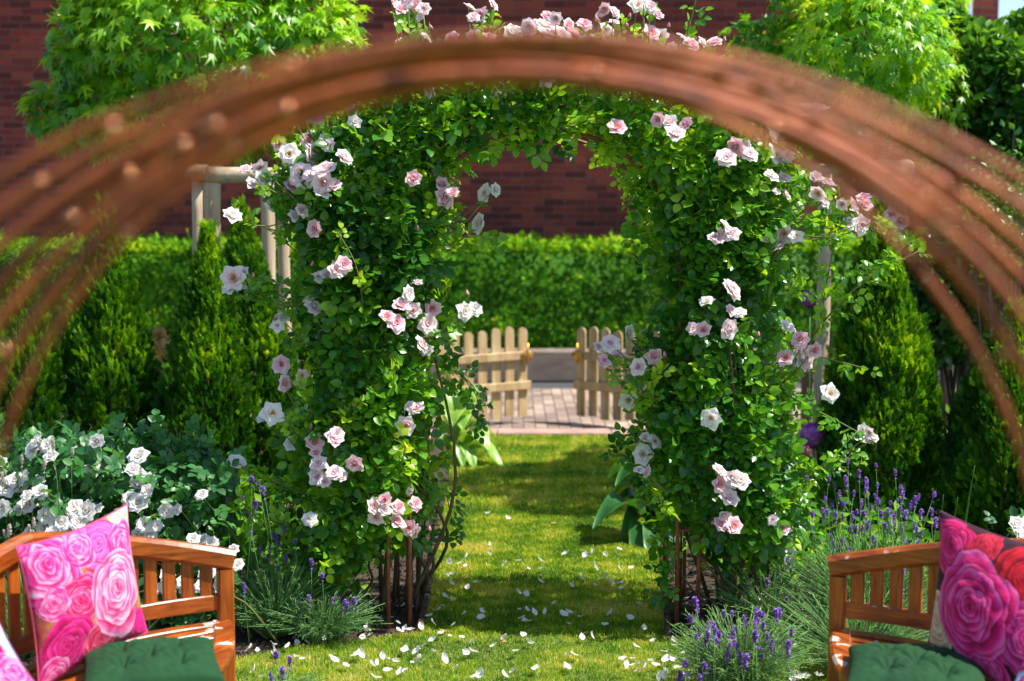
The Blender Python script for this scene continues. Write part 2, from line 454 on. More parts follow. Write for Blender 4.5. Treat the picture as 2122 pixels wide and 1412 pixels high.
def grass(n, xr, yr, h, w):
    X = rng.uniform(*xr, n); Y = rng.uniform(*yr, n)
    k = inside(lawn_poly, X, Y) & (np.abs(X) < Y * .40 + .25)
    X, Y = X[k], Y[k]; n = len(X)
    p = np.stack([X, Y, np.zeros(n)], 1)
    nz = noise(p * [1, 1, 0], 2.2)
    hh = h * rng.uniform(.5, 1.25, n) * (1 + .25 * nz)
    az = rng.uniform(0, 2 * PI, n); lean = rng.uniform(0, .9, n)
    ax = rng.uniform(0, PI, n)
    s = np.stack([np.cos(ax), np.sin(ax), np.zeros(n)], 1) * (w * .5)
    mid = p + np.stack([np.cos(az) * lean * .35, np.sin(az) * lean * .35, np.full(n, .55)], 1) * hh[:, None]
    tip = p + np.stack([np.cos(az) * lean, np.sin(az) * lean, 1 - .35 * lean], 1) * hh[:, None]
    V = np.stack([p - s, p + s, mid + s * .7, mid - s * .7, tip], 1).reshape(-1, 3)
    o = np.arange(n)[:, None] * 5
    tn = np.clip(.50 + .34 * nz + .40 * noise(p * [1, 1, 0], 7) + rng.normal(0, .17, n), 0, 1)
    tn = np.where(rng.random(n) < .06, 1.0, tn)
    return V, [o + np.array([[0, 1, 2, 3]]), o + np.array([[3, 2, 4]])], np.repeat(tn, 5)


mb = MB()
mb.add(*grass(230000, (-2.6, 2.8), (4.0, 6.5), .021, .0036)[:3])
mb.add(*grass(120000, (-.9, 1.3), (6.3, 9.0), .024, .0048)[:3])
mb.add(*grass(60000, (-.9, 1.5), (9.0, 12.1), .034, .007)[:3])
tag(mb.build('grass', M['grass']), kind='stuff')
# scattered soil crumbs and dry leaves in the beds
def crumbs():
    tv = unit(rng.normal(size=(8, 3))) * rng.uniform(.6, 1, (8, 1))
    tf = [np.array([(0, 1, 2), (1, 3, 2), (2, 4, 0), (0, 5, 1), (3, 6, 4), (5, 6, 7), (4, 7, 6), (1, 5, 7)])]
    n = 16000
    X = rng.uniform(-2.6, 2.6, n); Y = rng.uniform(5.6, 9.5, n)
    k = ~inside(lawn_poly, X, Y); X, Y = X[k], Y[k]; n = len(X)
    T = np.stack([X, Y, np.full(n, -.006)], 1)
    D = unit(rng.normal(size=(n, 3))); Mx = frames(D, unit(rng.normal(size=(n, 3))))
    V, F = scatter(tv, tf, Mx, T, rng.uniform(.003, .016, n) ** 1.0)
    return V, F, np.repeat(rng.random(n), 8)
mb = MB(); mb.add(*crumbs()); tag(mb.build('soil_crumbs', M['soil']), kind='stuff')

# ------------------------------------------------------------ brick house and low wall
t = tag(empty('brick_house', (0, 17.05, 0)), 'long red brick house wall in shade behind the clipped hedge', 'house')
mb = MB(); x1 = P(2070, 100, 17)[0]
V = np.array([(-14, 0, 0), (x1, 0, 0), (x1, 9, 0), (-14, 9, 0), (-14, 0, 6.4), (x1, 0, 6.4), (x1, 9, 6.4), (-14, 9, 6.4)], float)
BOX = np.array([(0, 1, 5, 4), (1, 2, 6, 5), (2, 3, 7, 6), (3, 0, 4, 7), (4, 5, 6, 7)])
mb.add(V, [BOX]); mb.build('wall', M['brick'], t, False)
mb = MB(); mb.add(*bar((-14.5, 3.8, 6.50), (x1 + .25, 3.8, 6.50), 9.6, .18)); mb.build('shade_roof', M['fascia'], t, False)  # unseen roof, its overhang added to keep the front wall in shade
xp = P(2002, 50, 17)[0]
mb = MB(); mb.add(*tube([(xp, -.09, 0.0), (xp, -.09, 6.3)], .055, 14)); dp = mb.build('drain_pipe', M['pipe'], t)
mb = MB()
for z in (1.2, 3.2, 5.2): mb.add(*tube([(xp, -.09, z), (xp, -.09, z + .04)], .064, 14))
mb.build('bracket', M['pipe'], dp)

mb = MB(); x = -12.0; Vx = []
while x < 12:
    w = random.uniform(.9, 1.2)
    mb.add(*bar((x, 16.0, .19), (x + w + .0005, 16.0, .19), .2 + random.uniform(-.004, .004), .38 + random.uniform(-.008, .004)))
    x += w
tag(mb.build('low_stone_wall', M['wall_render'], smooth=False), 'low pale stone retaining wall below the clipped hedge', 'wall')

# ------------------------------------------------------------ leaf templates
def leaf_tpl(n=5, w=.34, fold=.12, droop=.18, pw=(.12, .75)):
    """oval leaf of unit length along +Y, folded on its midrib; returns V, F"""
    ys = np.linspace(0, 1, n); prof = np.sin(np.pi * ys ** .8) ** .75 * w; prof[0] = .015; prof[-1] = .004
    V = []
    for y, p in zip(ys, prof):
        z = -droop * y * y
        V += [(-p, y, z + fold * p / w), (0, y, z), (p, y, z + fold * p / w)]
    return np.array(V), [grid_faces(n, 3)]


def star_tpl():
    """five pointed sweetgum leaf"""
    V = [(0, 0, 0), (0, .34, -.02)]
    tips = [(-90 + 12, .5), (-42, .86), (0, 1.0), (42, .86), (90 - 12, .5)]
    ring = [(-.03, 0)]
    for i, (a, r) in enumerate(tips):
        a = math.radians(a)
        cx, cy = 0, .22
        ring.append((cx + math.sin(a) * r * .78, cy + math.cos(a) * r * .78))
        if i < 4:
            b = math.radians((tips[i][0] + tips[i + 1][0]) / 2)
            ring.append((cx + math.sin(b) * .27, cy + math.cos(b) * .27))
    ring.append((.03, 0))
    Vr = []
    for x, y in ring:
        r = math.hypot(x, y - .22)
        Vr.append((x, y, -.30 * r * r - .05 * abs(x)))
    V = np.array([(0, .22, .05)] + Vr)
    n = len(Vr)
    return V, [np.array([(0, i + 2, i + 1) for i in range(n - 1)])]


def spray_tpl(seed=0, n=9):
    """flat scale-leaf spray of a thuja: a rachis with alternating forward-pointing finger lobes"""
    r = random.Random(seed); V = []; F = []
    def lobe(x, y, a, L, w):
        i = len(V); dx, dy = math.sin(a), math.cos(a); nx, ny = dy, -dx
        z = r.uniform(-.06, .06)
        V.extend([(x - nx * w * .5, y - ny * w * .5, z * .4), (x + nx * w * .5, y + ny * w * .5, z * .4),
                  (x + dx * L * .6 + nx * w * .6, y + dy * L * .6 + ny * w * .6, z), (x + dx * L, y + dy * L, z * 1.6 - .04), (x + dx * L * .6 - nx * w * .6, y + dy * L * .6 - ny * w * .6, z)])
        F.append((i, i + 1, i + 2, i + 3, i + 4))
    for k in range(n):
        y = k / n * .8; s = -1 if k % 2 else 1
        lobe(0, y, s * math.radians(r.uniform(28, 48)), (.42 * (1 - y * .55)) * r.uniform(.8, 1.2), .085)
    lobe(0, 0, 0, .95, .06)
    lobe(0, .6, .1, .42, .08)
    V = np.array(V); V[:, 2] -= .12 * V[:, 1] ** 2
    return V, [np.array(F)]


LEAF = leaf_tpl(5, .38, .09, .12)
LEAF_LO = leaf_tpl(3, .32, .10, .12)
STAR = star_tpl()

# ------------------------------------------------------------ hedge
def hedge():
    t = tag(empty('hedge', (0, 16.5, 0)), 'long clipped bright green hedge on the low stone wall before the brick house', 'hedge')
    n = 80000
    X = rng.uniform(-7.2, 7.2, n); u = rng.random(n)
    top = u < .38
    Y = np.where(top, rng.uniform(-.42, .4, n), -.42 + rng.random(n) ** 2 * .12)
    Z = np.where(top, 1.53, rng.uniform(.36, 1.53, n))
    p = np.stack([X, Y, Z], 1)
    bump = noise(p, 2.3) * .06 + noise(p, 5.5) * .055
    p[:, 1] -= np.where(top, 0, bump + rng.uniform(-.05, .02, n)); p[:, 2] += np.where(top, bump + rng.uniform(-.08, .03, n), 0)
    sh = top & (noise(p * [1, 1, 0], 6) > .55); p[:, 2] += np.where(sh, rng.random(n) * .11, 0)
    N = np.where(top[:, None], (0, -.2, 1.), (0, -1., .25)) + rng.normal(0, .55, (n, 3))
    D = np.where(top[:, None], (0, 0, 1.), (0, -.4, .9)) + rng.normal(0, .6, (n, 3))
    V, F = scatter(LEAF_LO[0], LEAF_LO[1], frames(D, N), p, rng.uniform(.045, .08, n))
    tn = np.clip(.34 + .22 * noise(p, 5) + rng.normal(0, .15, n) + np.where(top | (p[:, 2] > 1.46), .36, 0), 0, 1)  # top leaves tinted lighter, the sunlit hedge top painted into the colour
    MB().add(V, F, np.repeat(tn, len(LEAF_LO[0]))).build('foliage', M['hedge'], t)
    mb = MB(); V = np.array([(-7.2, -.33, .3), (7.2, -.33, .3), (7.2, .33, .3), (-7.2, .33, .3), (-7.2, -.33, 1.45), (7.2, -.33, 1.45), (7.2, .33, 1.45), (-7.2, .33, 1.45)])
    mb.add(V, [BOX]); 
    for i in range(36):
        x = -7 + i * .4; mb.add(*tube([(x, 0, .0), (x + .03, 0, 1.3)], .015))
    mb.build('branches', M['hedge'], t)
hedge()


# ------------------------------------------------------------ thujas
SPR = [spray_tpl(i) for i in range(4)]
def thuja(px_top, py_top, px_base, half_px, d, label, n=5200, sparse_top=True, tint0=.42):
    top = P(px_top, py_top, d); H = top[2]; r0 = half_px * .88 / FPX * d
    bx = (px_base - 1061) / FPX * d
    t = tag(empty('thuja', (bx, d, 0)), label, 'conifer', 'column thujas along the garden border')
    lean = (top[0] - bx); n = int(n * 1.7)
    mb = MB()
    h = rng.random(n) ** .85
    ph = rng.uniform(0, 2 * PI, n)
    prof = np.where(h < .25, .80 + .8 * h, 1.0 * (1 - ((h - .25) / .75) ** 1.75))
    prof = np.maximum(prof, 0.03)
    q = np.stack([np.cos(ph), np.sin(ph), h * 3], 1)
    rr = prof * r0 * (1 + .12 * noise(q * 1.6 + px_top, 1.1) + .12 * noise(q * (1, 1, 1.3) + px_top, 3.4) + .05 * noise(q, 8))
    ins = rng.random(n) ** 2.2
    rad = rr * (1 - .5 * ins)
    p = np.stack([rad * np.cos(ph) + lean * h, rad * np.sin(ph), h * H * .985], 1)
    out = np.stack([np.cos(ph), np.sin(ph), np.zeros(n)], 1)
    upw = 1.0 + 1.2 * h[:, None]
    D = out * .75 + np.array((0, 0, 1.)) * upw + rng.normal(0, .42, (n, 3))
    tang = np.stack([-np.sin(ph), np.cos(ph), np.zeros(n)], 1)
    Nn = np.where(rng.random((n, 1)) < .6, tang, out) + rng.normal(0, .4, (n, 3))
    size = rng.uniform(.048, .088, n) * (1 - .2 * h)
    tn = np.clip(tint0 - .09 + .36 * noise(p, 4.2) + rng.normal(0, .2, n) + .12 * (h - .4), 0, 1)
    for i in range(4):
        s = (np.arange(n) % 4) == i
        V, F = scatter(SPR[i][0], SPR[i][1], frames(D[s], Nn[s]), p[s], size[s])
        mb.add(V, F, np.repeat(tn[s], len(SPR[i][0])))
    # loose leader shoots at the tip
    m = 70
    hh = rng.uniform(.86, 1.0, m); a = rng.uniform(0, 2 * PI, m)
    pp = np.stack([lean * hh + np.cos(a) * .05 * (1 - hh) * 6, np.sin(a) * .05 * (1 - hh) * 6, hh * H - .03], 1)
    Dm = np.stack([np.cos(a) * .35, np.sin(a) * .35, np.ones(m)], 1) + rng.normal(0, .12, (m, 3))
    V, F = scatter(SPR[0][0] * [.7, 1, 1], SPR[0][1], frames(Dm, rng.normal(size=(m, 3))), pp, rng.uniform(.09, .15, m))
    mb.add(V, F, np.repeat(np.clip(rng.normal(.75, .15, m), 0, 1), len(SPR[0][0])))
    mb.build('foliage', M['thuja'], t)
    mb = MB(); zz = np.linspace(0, H * .9, 10)
    mb.add(*tube(np.stack([lean * zz / H, 0 * zz, zz], 1), np.linspace(.03, .006, 10)))
    for i in range(40):
        z = random.uniform(.1, .85) * H; a = random.uniform(0, 6.28); L = r0 * .7 * (1 - z / H)
        mb.add(*tube([(lean * z / H, 0, z), (lean * z / H + math.cos(a) * L, math.sin(a) * L, z + L * .9)], [.007, .003], 5))
    mb.build('trunk', M['bark'], t)
    return t


thuja(45, 540, 5, 118, 8.3, 'column thuja at the far left edge, half behind the rusty hoops', 5000)
thuja(215, 420, 222, 118, 8.6, 'column thuja with a wispy pointed tip, behind the white roses', 7000)
thuja(430, 478, 415, 105, 8.5, 'column thuja with a narrow low tip in front of the wooden tree stakes', 6000)
thuja(497, 432, 540, 112, 9.0, 'taller column thuja crowding the left side of the climbing rose', 6000, tint0=.36)
thuja(655, 590, 675, 75, 9.3, 'small thuja glimpsed behind the left foot of the rose arch', 3500, tint0=.45)
thuja(1822, 432, 1838, 128, 8.5, 'broad sunlit column thuja behind the tall lavender', 8500, tint0=.5)
thuja(2105, 640, 2085, 135, 8.2, 'column thuja at the right edge behind the rose print pillow', 7000)

# ------------------------------------------------------------ sweetgum trees and stakes
def crown(lobes, d0, n, tpl, sizes, m, name, parent, tint0, hang=.55, seed=0, inner=.62, yfac=1.0):
    r = np.random.default_rng(seed)
    L = []
    for px, py, rx, rz, dy in lobes:
        c = P(px, py, d0 + dy); L.append((c, np.array((rx / FPX * d0, min(rx, rz * 1.3) / FPX * d0 * yfac, rz / FPX * d0))))
    area = np.array([l[1][0] * l[1][2] for l in L]); cnt = (n * area / area.sum()).astype(int)
    Ps, Ns = [], []
    for (c, e), k in zip(L, cnt):
        u = unit(r.normal(size=(k, 3)))
        p = c + u * e * (1 - .35 * r.random((k, 1)) ** 1.8) * (1 + .10 * noise(u * 2 + c, 1.7))[:, None]
        keep = np.ones(k, bool)
        for c2, e2 in L:
            if c2 is c: continue
            keep &= np.linalg.norm((p - c2) / e2, axis=1) > inner
        Ps.append(p[keep]); Ns.append(unit(u / e)[keep])
    p = np.concatenate(Ps); N = np.concatenate(Ns); k = len(p)
    D = N * .55 + np.array((0, 0, -hang)) + r.normal(0, .38, (k, 3))
    Nn = N * .8 + np.array((.1, -.1, .75)) + r.normal(0, .3, (k, 3))
    tn = np.clip(tint0 + .26 * noise(p, 2.6) + r.normal(0, .14, k) + .15 * np.clip(N[:, 2], 0, 1), 0, 1)  # upward-facing leaves tinted lighter, sunlight on the crown put into the colour
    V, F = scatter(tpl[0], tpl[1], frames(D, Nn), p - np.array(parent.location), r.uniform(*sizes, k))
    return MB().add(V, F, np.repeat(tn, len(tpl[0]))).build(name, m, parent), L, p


def tree(base_px, d0, lobes, label, n, sizes, tint0, trunk_r, seed, fork_py):
    x = (base_px - 1061) / FPX * d0
    t = tag(empty('sweetgum_tree', (x, d0, 0)), label, 'tree', 'young sweetgum trees beyond the arch')
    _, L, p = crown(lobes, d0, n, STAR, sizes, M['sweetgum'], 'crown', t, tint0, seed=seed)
    mb = MB(); zf = P(base_px, fork_py, d0)[2]
    mb.add(*tube([(0, 0, 0), (.01, 0, zf * .5), (0, 0, zf), (0, 0, zf + .6)], [trunk_r, trunk_r * .9, trunk_r * .8, trunk_r * .5], 10))
    for c, e in L:
        q = c - np.array((x, d0, 0)); m1 = np.array((q[0] * .4, q[1] * .4, zf + (q[2] - zf) * .55))
        mb.add(*tube(smooth_line([(0, 0, zf), m1, q], 9), np.linspace(trunk_r * .4, .008, 9)[:len(smooth_line([(0, 0, zf), m1, q], 9))], 6))
        for i in range(7):
            u = unit(np.array([random.gauss(0, 1) for _ in range(3)])) * e * .8
            mb.add(*tube([q, q + u], [.009, .004], 5))
    mb.build('trunk', M['bark'], t)
    return t


tree(440, 9.9, [(400, 60, 250, 175, 0), (215, 120, 105, 120, -.1), (130, 230, 72, 75, 0), (620, 60, 125, 110, 0), (540, 190, 130, 100, -.1),
                (290, 240, 160, 85, -.15), (440, 260, 120, 70, -.1), (590, 270, 60, 45, 0), (300, -90, 180, 140, 0), (690, 110, 55, 45, 0), (500, -110, 200, 130, 0), (200, 20, 60, 60, 0)],
     'young sweetgum tree with a broad bright crown of star leaves, left of the arch', 8600, (.092, .145), .47, .035, 3, 330)
tree(1808, 10.0, [(1810, 110, 175, 160, 0), (1575, 80, 70, 42, 0), (1650, 110, 90, 70, 0), (1930, 190, 95, 95, -.1), (1745, 230, 110, 85, 0),
                  (1890, 300, 80, 60, 0), (1700, 10, 100, 90, 0), (1860, -50, 150, 110, 0), (1980, 130, 45, 60, 0), (1800, 120, 150, 130, -.75), (1790, 60, 120, 110, -1.1), (1830, 110, 150, 120, .7), (1760, -120, 150, 130, -.5)],
     'smaller sweetgum tree with layered lime green crown, right of the arch', 10500, (.070, .112), .47, .035, 5, 330)


def stake_frame(d, posts, beams, label):
    x0 = (posts[0][0] - 1061) / FPX * d
    t = tag(empty('tree_stake_frame', (x0, d, 0)), label, 'tree stakes', 'wooden stake frames around the young trees')
    for px, wpx, dy, top in posts:
        x = (px - 1061) / FPX * (d + dy); r = wpx / FPX * d / 2; H = P(px, top, d + dy)[2]
        mb = MB(); z = np.linspace(0, H, 12)
        mb.add(*tube(np.stack([x - x0 + .006 * np.sin(z * 3 + px), dy + 0 * z, z], 1), r * (1 + .04 * np.sin(z * 9 + px)), 12))
        mb.build('post', M['stake'], t)
    for a, b, r in beams:
        p = P(*a) - np.array((x0, d, 0)); q = P(*b) - np.array((x0, d, 0))
        mb = MB(); mb.add(*tube([p + (q - p) * s for s in np.linspace(0, 1, 8)], r * np.array([1, 1.02, .98, 1, 1.03, .99, 1, 1]), 14, (0, 0, 1)))
        mb.build('beam', M['stake'], t)
    return t


stake_frame(9.35, [(410, 22, .0, 375), (441, 36, .25, 378), (556, 28, .0, 372), (590, 26, .5, 372)],
            [((385, 355, 9.32), (430, 358, 9.32), .054), ((428, 362, 9.15), (612, 366, 9.15), .054)], 'pale round stakes with cross beams around the left sweetgum trunk')
stake_frame(9.3, [(1706, 29, .0, 362), (1808, 34, .1, 400), (1862, 24, .45, 372)],
            [((1822, 349, 9.25), (1880, 350, 9.5), .058), ((1660, 352, 9.5), (1800, 356, 9.5), .045)], 'weathered round stakes with a sawn log end, right of the arch')

# ------------------------------------------------------------ tall shrub at the right
def shrub(base_px, d0, lobes, label, n, sizes, tint0, name, seed, mat_='shrub', stems=26):
    x = (base_px - 1061) / FPX * d0
    t = tag(empty(name, (x, d0, 0)), label, 'shrub')
    _, L, p = crown(lobes, d0, n, LEAF, sizes, M[mat_], 'foliage', t, tint0, hang=-.35, seed=seed, inner=.3, yfac=.8)
    mb = MB(); r = random.Random(seed)
    for i in range(stems):
        q = p[r.randrange(len(p))] - np.array((x, d0, 0))
        b = np.array((r.uniform(-.12, .12), r.uniform(-.12, .12), 0))
        l = smooth_line([b, (b + q) / 2 + np.array((r.uniform(-.1, .1), 0, q[2] * .12)), q], 10)
        mb.add(*tube(l, np.linspace(.016, .004, len(l)), 6))
    mb.build('stem', M['bark'], t)
    return t


shrub(2030, 9.9, [(2030, 135, 95, 75, 0), (2100, 190, 95, 90, 0), (1960, 70, 50, 42, .1), (2075, 320, 85, 110, .1), (2020, 250, 70, 110, .2), (2130, 70, 35, 40, 0), (2130, 420, 90, 90, 0)],
      'tall glossy dark leaved shrub against the house corner at the upper right', 7600, (.055, .10), .42, 'tall_shrub', 8)
shrub(2000, 9.6, [(1950, 560, 90, 90, 0), (2040, 620, 110, 120, .1), (1940, 680, 80, 80, 0), (2060, 500, 110, 90, 0), (1900, 640, 60, 70, .2)],
      'dark leafy bush behind the brown picket fence at the right', 5200, (.045, .08), .30, 'dark_shrub', 9)
# white blossoms of the mock orange at the right edge
t = tag(empty('mock_orange', (P(2095, 500, 9.0)[0], 9.0, 0)), 'mock orange with small white blossoms behind the rusty hoops', 'shrub')
PO = np.array(t.location)
mb = MB()
pc = P(2085, 440, 9.0) - PO
for i in range(22):
    q = pc + rng.normal(0, 1, 3) * (.12, .12, .12)
    l = smooth_line([(rng.normal(0, .05), rng.normal(0, .05), 0), q * [.6, .6, .55], q], 8)
    mb.add(*tube(l, np.linspace(.008, .003, len(l)), 5))
mb.build('stem', M['bark'], t)
n = 900; pp = pc + rng.normal(0, 1, (n, 3)) * (.16, .12, .2)
V, F = scatter(LEAF_LO[0], LEAF_LO[1], frames(rng.normal(size=(n, 3)), rng.normal(size=(n, 3)) + (0, -.5, 1)), pp, rng.uniform(.04, .06, n))
MB().add(V, F, np.repeat(rng.uniform(.2, .7, n), len(LEAF_LO[0]))).build('foliage', M['shrub'], t)

# ------------------------------------------------------------ picket fences and gates
def picket(mb, x, z0, z1, w, th=.02, y=0):
    """round topped board centred on x"""
    n = 7; a = np.linspace(0, PI, n)
    out = [(x + w / 2, z0)] + [(x + w / 2 * math.cos(k), z1 - w / 2 + w / 2 * math.sin(k)) for k in a] + [(x - w / 2, z0)]
    m = len(out)
    V = [(p[0], y - th / 2, p[1]) for p in out] + [(p[0], y + th / 2, p[1]) for p in out]
    F4 = np.array([(i, (i + 1) % m, m + (i + 1) % m, m + i) for i in range(m)])
    mb.add(np.array(V), [F4[:, ::-1], np.array([range(m), range(2 * m - 1, m - 1, -1)])])


def gate(name, hinge, tip, label, n=8, flip=1):
    h = np.array(hinge); v = np.array(tip) - h; L = np.linalg.norm(v)
    t = tag(empty(name, (h[0], h[1], 0), math.atan2(v[1], v[0])), label, 'gate', 'pair of picket garden gates standing open')
    for i in range(n):
        mb = MB(); picket(mb, L * (n - i - .5) / n, .075 + .012 * math.sin(i * 2.1), .88 + .014 * math.sin(i * 1.3), .092)
        mb.build('picket', M['gate_wood'], t, False)
    for z in (.36, .63):
        mb = MB(); mb.add(*bar((.02, -.031 * flip, z), (L - .01, -.031 * flip, z), .034, .075)); mb.build('rail', M['gate_wood'], t, False)
    mb = MB(); mb.add(*tube([(L - .06, -.06 * flip, .56), (L - .06, -.06 * flip, .74)], .012, 8)); mb.add(*bar((L - .12, -.057 * flip, .63), (L, -.057 * flip, .63), .014, .05))
    mb.build('latch', M['brass'], t)
    return t


gate('picket_gate', (-.80, 12.12), (.155, 12.80), 'sunlit left leaf of the open wooden picket gate, swung to the street')
gate('picket_gate', (1.40, 12.12), (.575, 12.80), 'shaded right leaf of the open wooden picket gate, rails facing the lawn', flip=-1)


def fence(x0, x1, y, m, label, h=.9):
    t = tag(empty('picket_fence', (x0, y, 0)), label, 'fence')
    n = int((x1 - x0) / .17)
    for i in range(n):
        mb = MB(); picket(mb, .05 + i * .17, .06, h + random.uniform(-.01, .01), .095); mb.build('picket', M[m], t, False)
    for z in (.33, .66):
        mb = MB(); mb.add(*bar((0, .031, z), (x1 - x0, .031, z), .034, .075)); mb.build('rail', M[m], t, False)
    for x in np.arange(0, x1 - x0 + .1, 1.7):
        mb = MB(); mb.add(*bar((x, .09, 0), (x, .09, h - .05), .08, .08, (0, 1, 0))); mb.build('post', M[m], t, False)
    return t


fence(-5.6, -.86, 12.12, 'brown_wood', 'brown round topped picket fence behind the left thujas')
fence(1.46, 5.6, 12.12, 'brown_wood', 'dark brown picket fence seen between the right thujas')

# ------------------------------------------------------------ rose blooms
def petal(L, w, cup, curl, n=5, m=5, ruf=.05, seed=0, notch=.05):
    """petal grid from the base (0,0) outwards along +Y, +Z up"""
    r = random.Random(seed); V = []; ph = r.uniform(0, 6)
    for j in range(n):
        t = j / (n - 1)
        wd = w * (math.sin(PI * min(1, .12 + t * .78)) ** .8) * (1 if t < .9 else .86)
        for i in range(m):
            s = -1 + 2 * i / (m - 1)
            y = L * t * (1 - .10 * s * s * t) - (notch * L * (1 - abs(s)) ** 2 * -1 if t == 1 else 0) * .6
            x = s * wd
            z = cup * L * (t ** 1.5) * .6 + cup * .55 * s * s * wd + curl * L * max(0, t - .6) ** 2 * -3
            z += ruf * L * t * math.sin(s * 4 + ph + t * 3)
            V.append((x, y, z))
    return np.array(V), grid_faces(n, m)


def rose_me(kind, petal_m, seed):
    """kind: open, full, cup, loose ; axis +Z, radius about 1"""
    r = random.Random(seed); mb = MB()
    spec = {'open': [(6, 18, 1.0, .52), (5, 34, .82, .44), (5, 50, .6, .34)],
            'full': [(7, 16, 1.0, .58), (7, 30, .90, .50), (6, 44, .72, .38), (6, 58, .55, .3), (5, 70, .42, .22), (4, 80, .34, .16)],
            'cup': [(6, 30, .95, .5), (6, 48, .80, .44), (5, 62, .66, .36), (5, 74, .52, .26), (4, 82, .42, .18)],
            'loose': [(5, 6, 1.0, .46), (4, 26, .78, .36), (3, 46, .5, .3)]}[kind]
    nr = len(spec)
    for ri, (k, el, L, w) in enumerate(spec):
        a0 = r.uniform(0, 6)
        for i in range(k):
            a = a0 + 2 * PI * i / k + r.uniform(-.16, .16)
            e = math.radians(el + r.uniform(-9, 9))
            LL = L * r.uniform(.88, 1.08)
            V, F = petal(LL, w * r.uniform(.92, 1.1), .42 if ri else .22, r.uniform(.25, .6) * (1 if el < 50 else -.3), seed=r.random(), ruf=.06)
            y = V[:, 1].copy(); z = V[:, 2].copy()
            V[:, 1] = y * math.cos(e) - z * math.sin(e) + .05; V[:, 2] = y * math.sin(e) + z * math.cos(e)
            ca, sa = math.cos(a), math.sin(a)
            V = np.stack([V[:, 0] * ca - V[:, 1] * sa, V[:, 0] * sa + V[:, 1] * ca, V[:, 2] * .85], 1)
            tt = np.repeat(np.linspace(0, 1, 5), 5)
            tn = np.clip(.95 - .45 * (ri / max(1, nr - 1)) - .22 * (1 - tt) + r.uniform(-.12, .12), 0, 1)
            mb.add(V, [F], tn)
    if kind in ('open', 'loose'):
        for i in range(34):
            a = r.uniform(0, 6.28); q = r.uniform(.02, .2)
            p = np.array((math.cos(a) * q, math.sin(a) * q, .08))
            mb.add(*tube([p * [.4, .4, 0], p + (0, 0, r.uniform(.10, .22))], [.010, .020], 4), m=1)
    # calyx
    for i in range(5):
        a = 2 * PI * i / 5 + .3; V, F = petal(.35, .09, .1, .2, 3, 3, 0, seed=i)
        ca, sa = math.cos(a), math.sin(a)
        V = np.stack([V[:, 0] * ca - V[:, 1] * sa, V[:, 0] * sa + V[:, 1] * ca, V[:, 2] - .06], 1); mb.add(V, [F], .6, m=2)
    mb.add(*tube([(0, 0, -.22), (0, 0, -.04)], [.05, .09], 7), tint=.6, m=2)
    return mb.data('rose_flower_mesh', [petal_m, M['stamen'], M['rose_leaf']])


ROSE = {}
for pal in ('pink', 'pale', 'white'):
    for kd in ('open', 'full', 'cup', 'loose'):
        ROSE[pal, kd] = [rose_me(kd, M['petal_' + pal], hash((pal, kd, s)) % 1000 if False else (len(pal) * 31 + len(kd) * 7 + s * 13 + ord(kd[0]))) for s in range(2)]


def bud_me():
    mb = MB(); z = np.linspace(0, 1, 8); r = np.array([.10, .26, .34, .36, .32, .24, .14, .03])
    V, F = sweep(np.stack([0 * z, 0 * z, z], 1), circ(1, 8), (0, 1, 0), True, r)
    mb.add(V, F, np.repeat(np.where(z < .35, .15, np.where(z < .5, .6, .85)), 8))
    for i in range(5):
        a = 2 * PI * i / 5; V, F = petal(.75, .12, .0, .0, 3, 3, 0)
        e = math.radians(74)
        y = V[:, 1] * math.cos(e) + .18; zz = V[:, 1] * math.sin(e)
        V = np.stack([V[:, 0] * math.cos(a) - y * math.sin(a), V[:, 0] * math.sin(a) + y * math.cos(a), zz], 1)
        mb.add(V, [F], .1)
    return mb.data('rose_bud_mesh', M['bud'])
BUD = bud_me()

LFL = """603,230,18k 622,232,16k 658,234,22k 667,205,14k 690,200,14a 720,222,14a 741,207,13k 733,253,14w 643,292,17k 675,290,14a 682,303,14a
599,320,20w 607,339,15a 643,320,18a 711,328,18a 628,364,24a 650,362,18a 675,356,24a 671,378,22a 667,403,16w 509,352,12k 537,347,15a 543,371,20w 603,388,15k
564,426,13w 481,448,18w 611,450,14w 624,437,14a 654,475,17k 843,9,20a 828,22,15k 860,12,14k 877,20,13a 875,34,12w 881,78,10w 830,88,10k 937,80,14k 981,37,12k
998,34,16k 983,77,14k 1013,81,14k 1020,11,12w 926,160,14k 892,187,14a 1039,158,13a 973,162,11k 854,370,17k 913,385,17k 920,409,19k 938,401,13k 1005,401,18w
996,464,20w 712,549,16k 693,563,17a 677,573,15a 660,575,14w 642,620,14w 649,638,17a 585,660,14w 575,676,14w 843,611,16w 829,637,19k 801,658,15k 820,671,19k
858,646,17a 895,639,16k 884,671,20a 870,715,18a 960,646,18w 983,641,14w 583,756,17k 622,779,14k 588,795,16k 564,857,23w 865,848,16a 842,883,19a 697,898,13a
485,577,24a 476,598,17w 497,594,14w 506,566,12k 490,959,17w 607,920,16w 651,918,18k 655,940,13k 659,963,18a 657,989,17a 693,983,17a 693,908,18k 735,961,15k
498,1035,11k 641,1077,14w 772,1049,16a 798,1037,14k 780,1071,16a 796,1060,14a 824,1053,15k 860,1045,14k 822,1083,17k 848,1093,15k 862,1103,15a 848,1018,8a"""
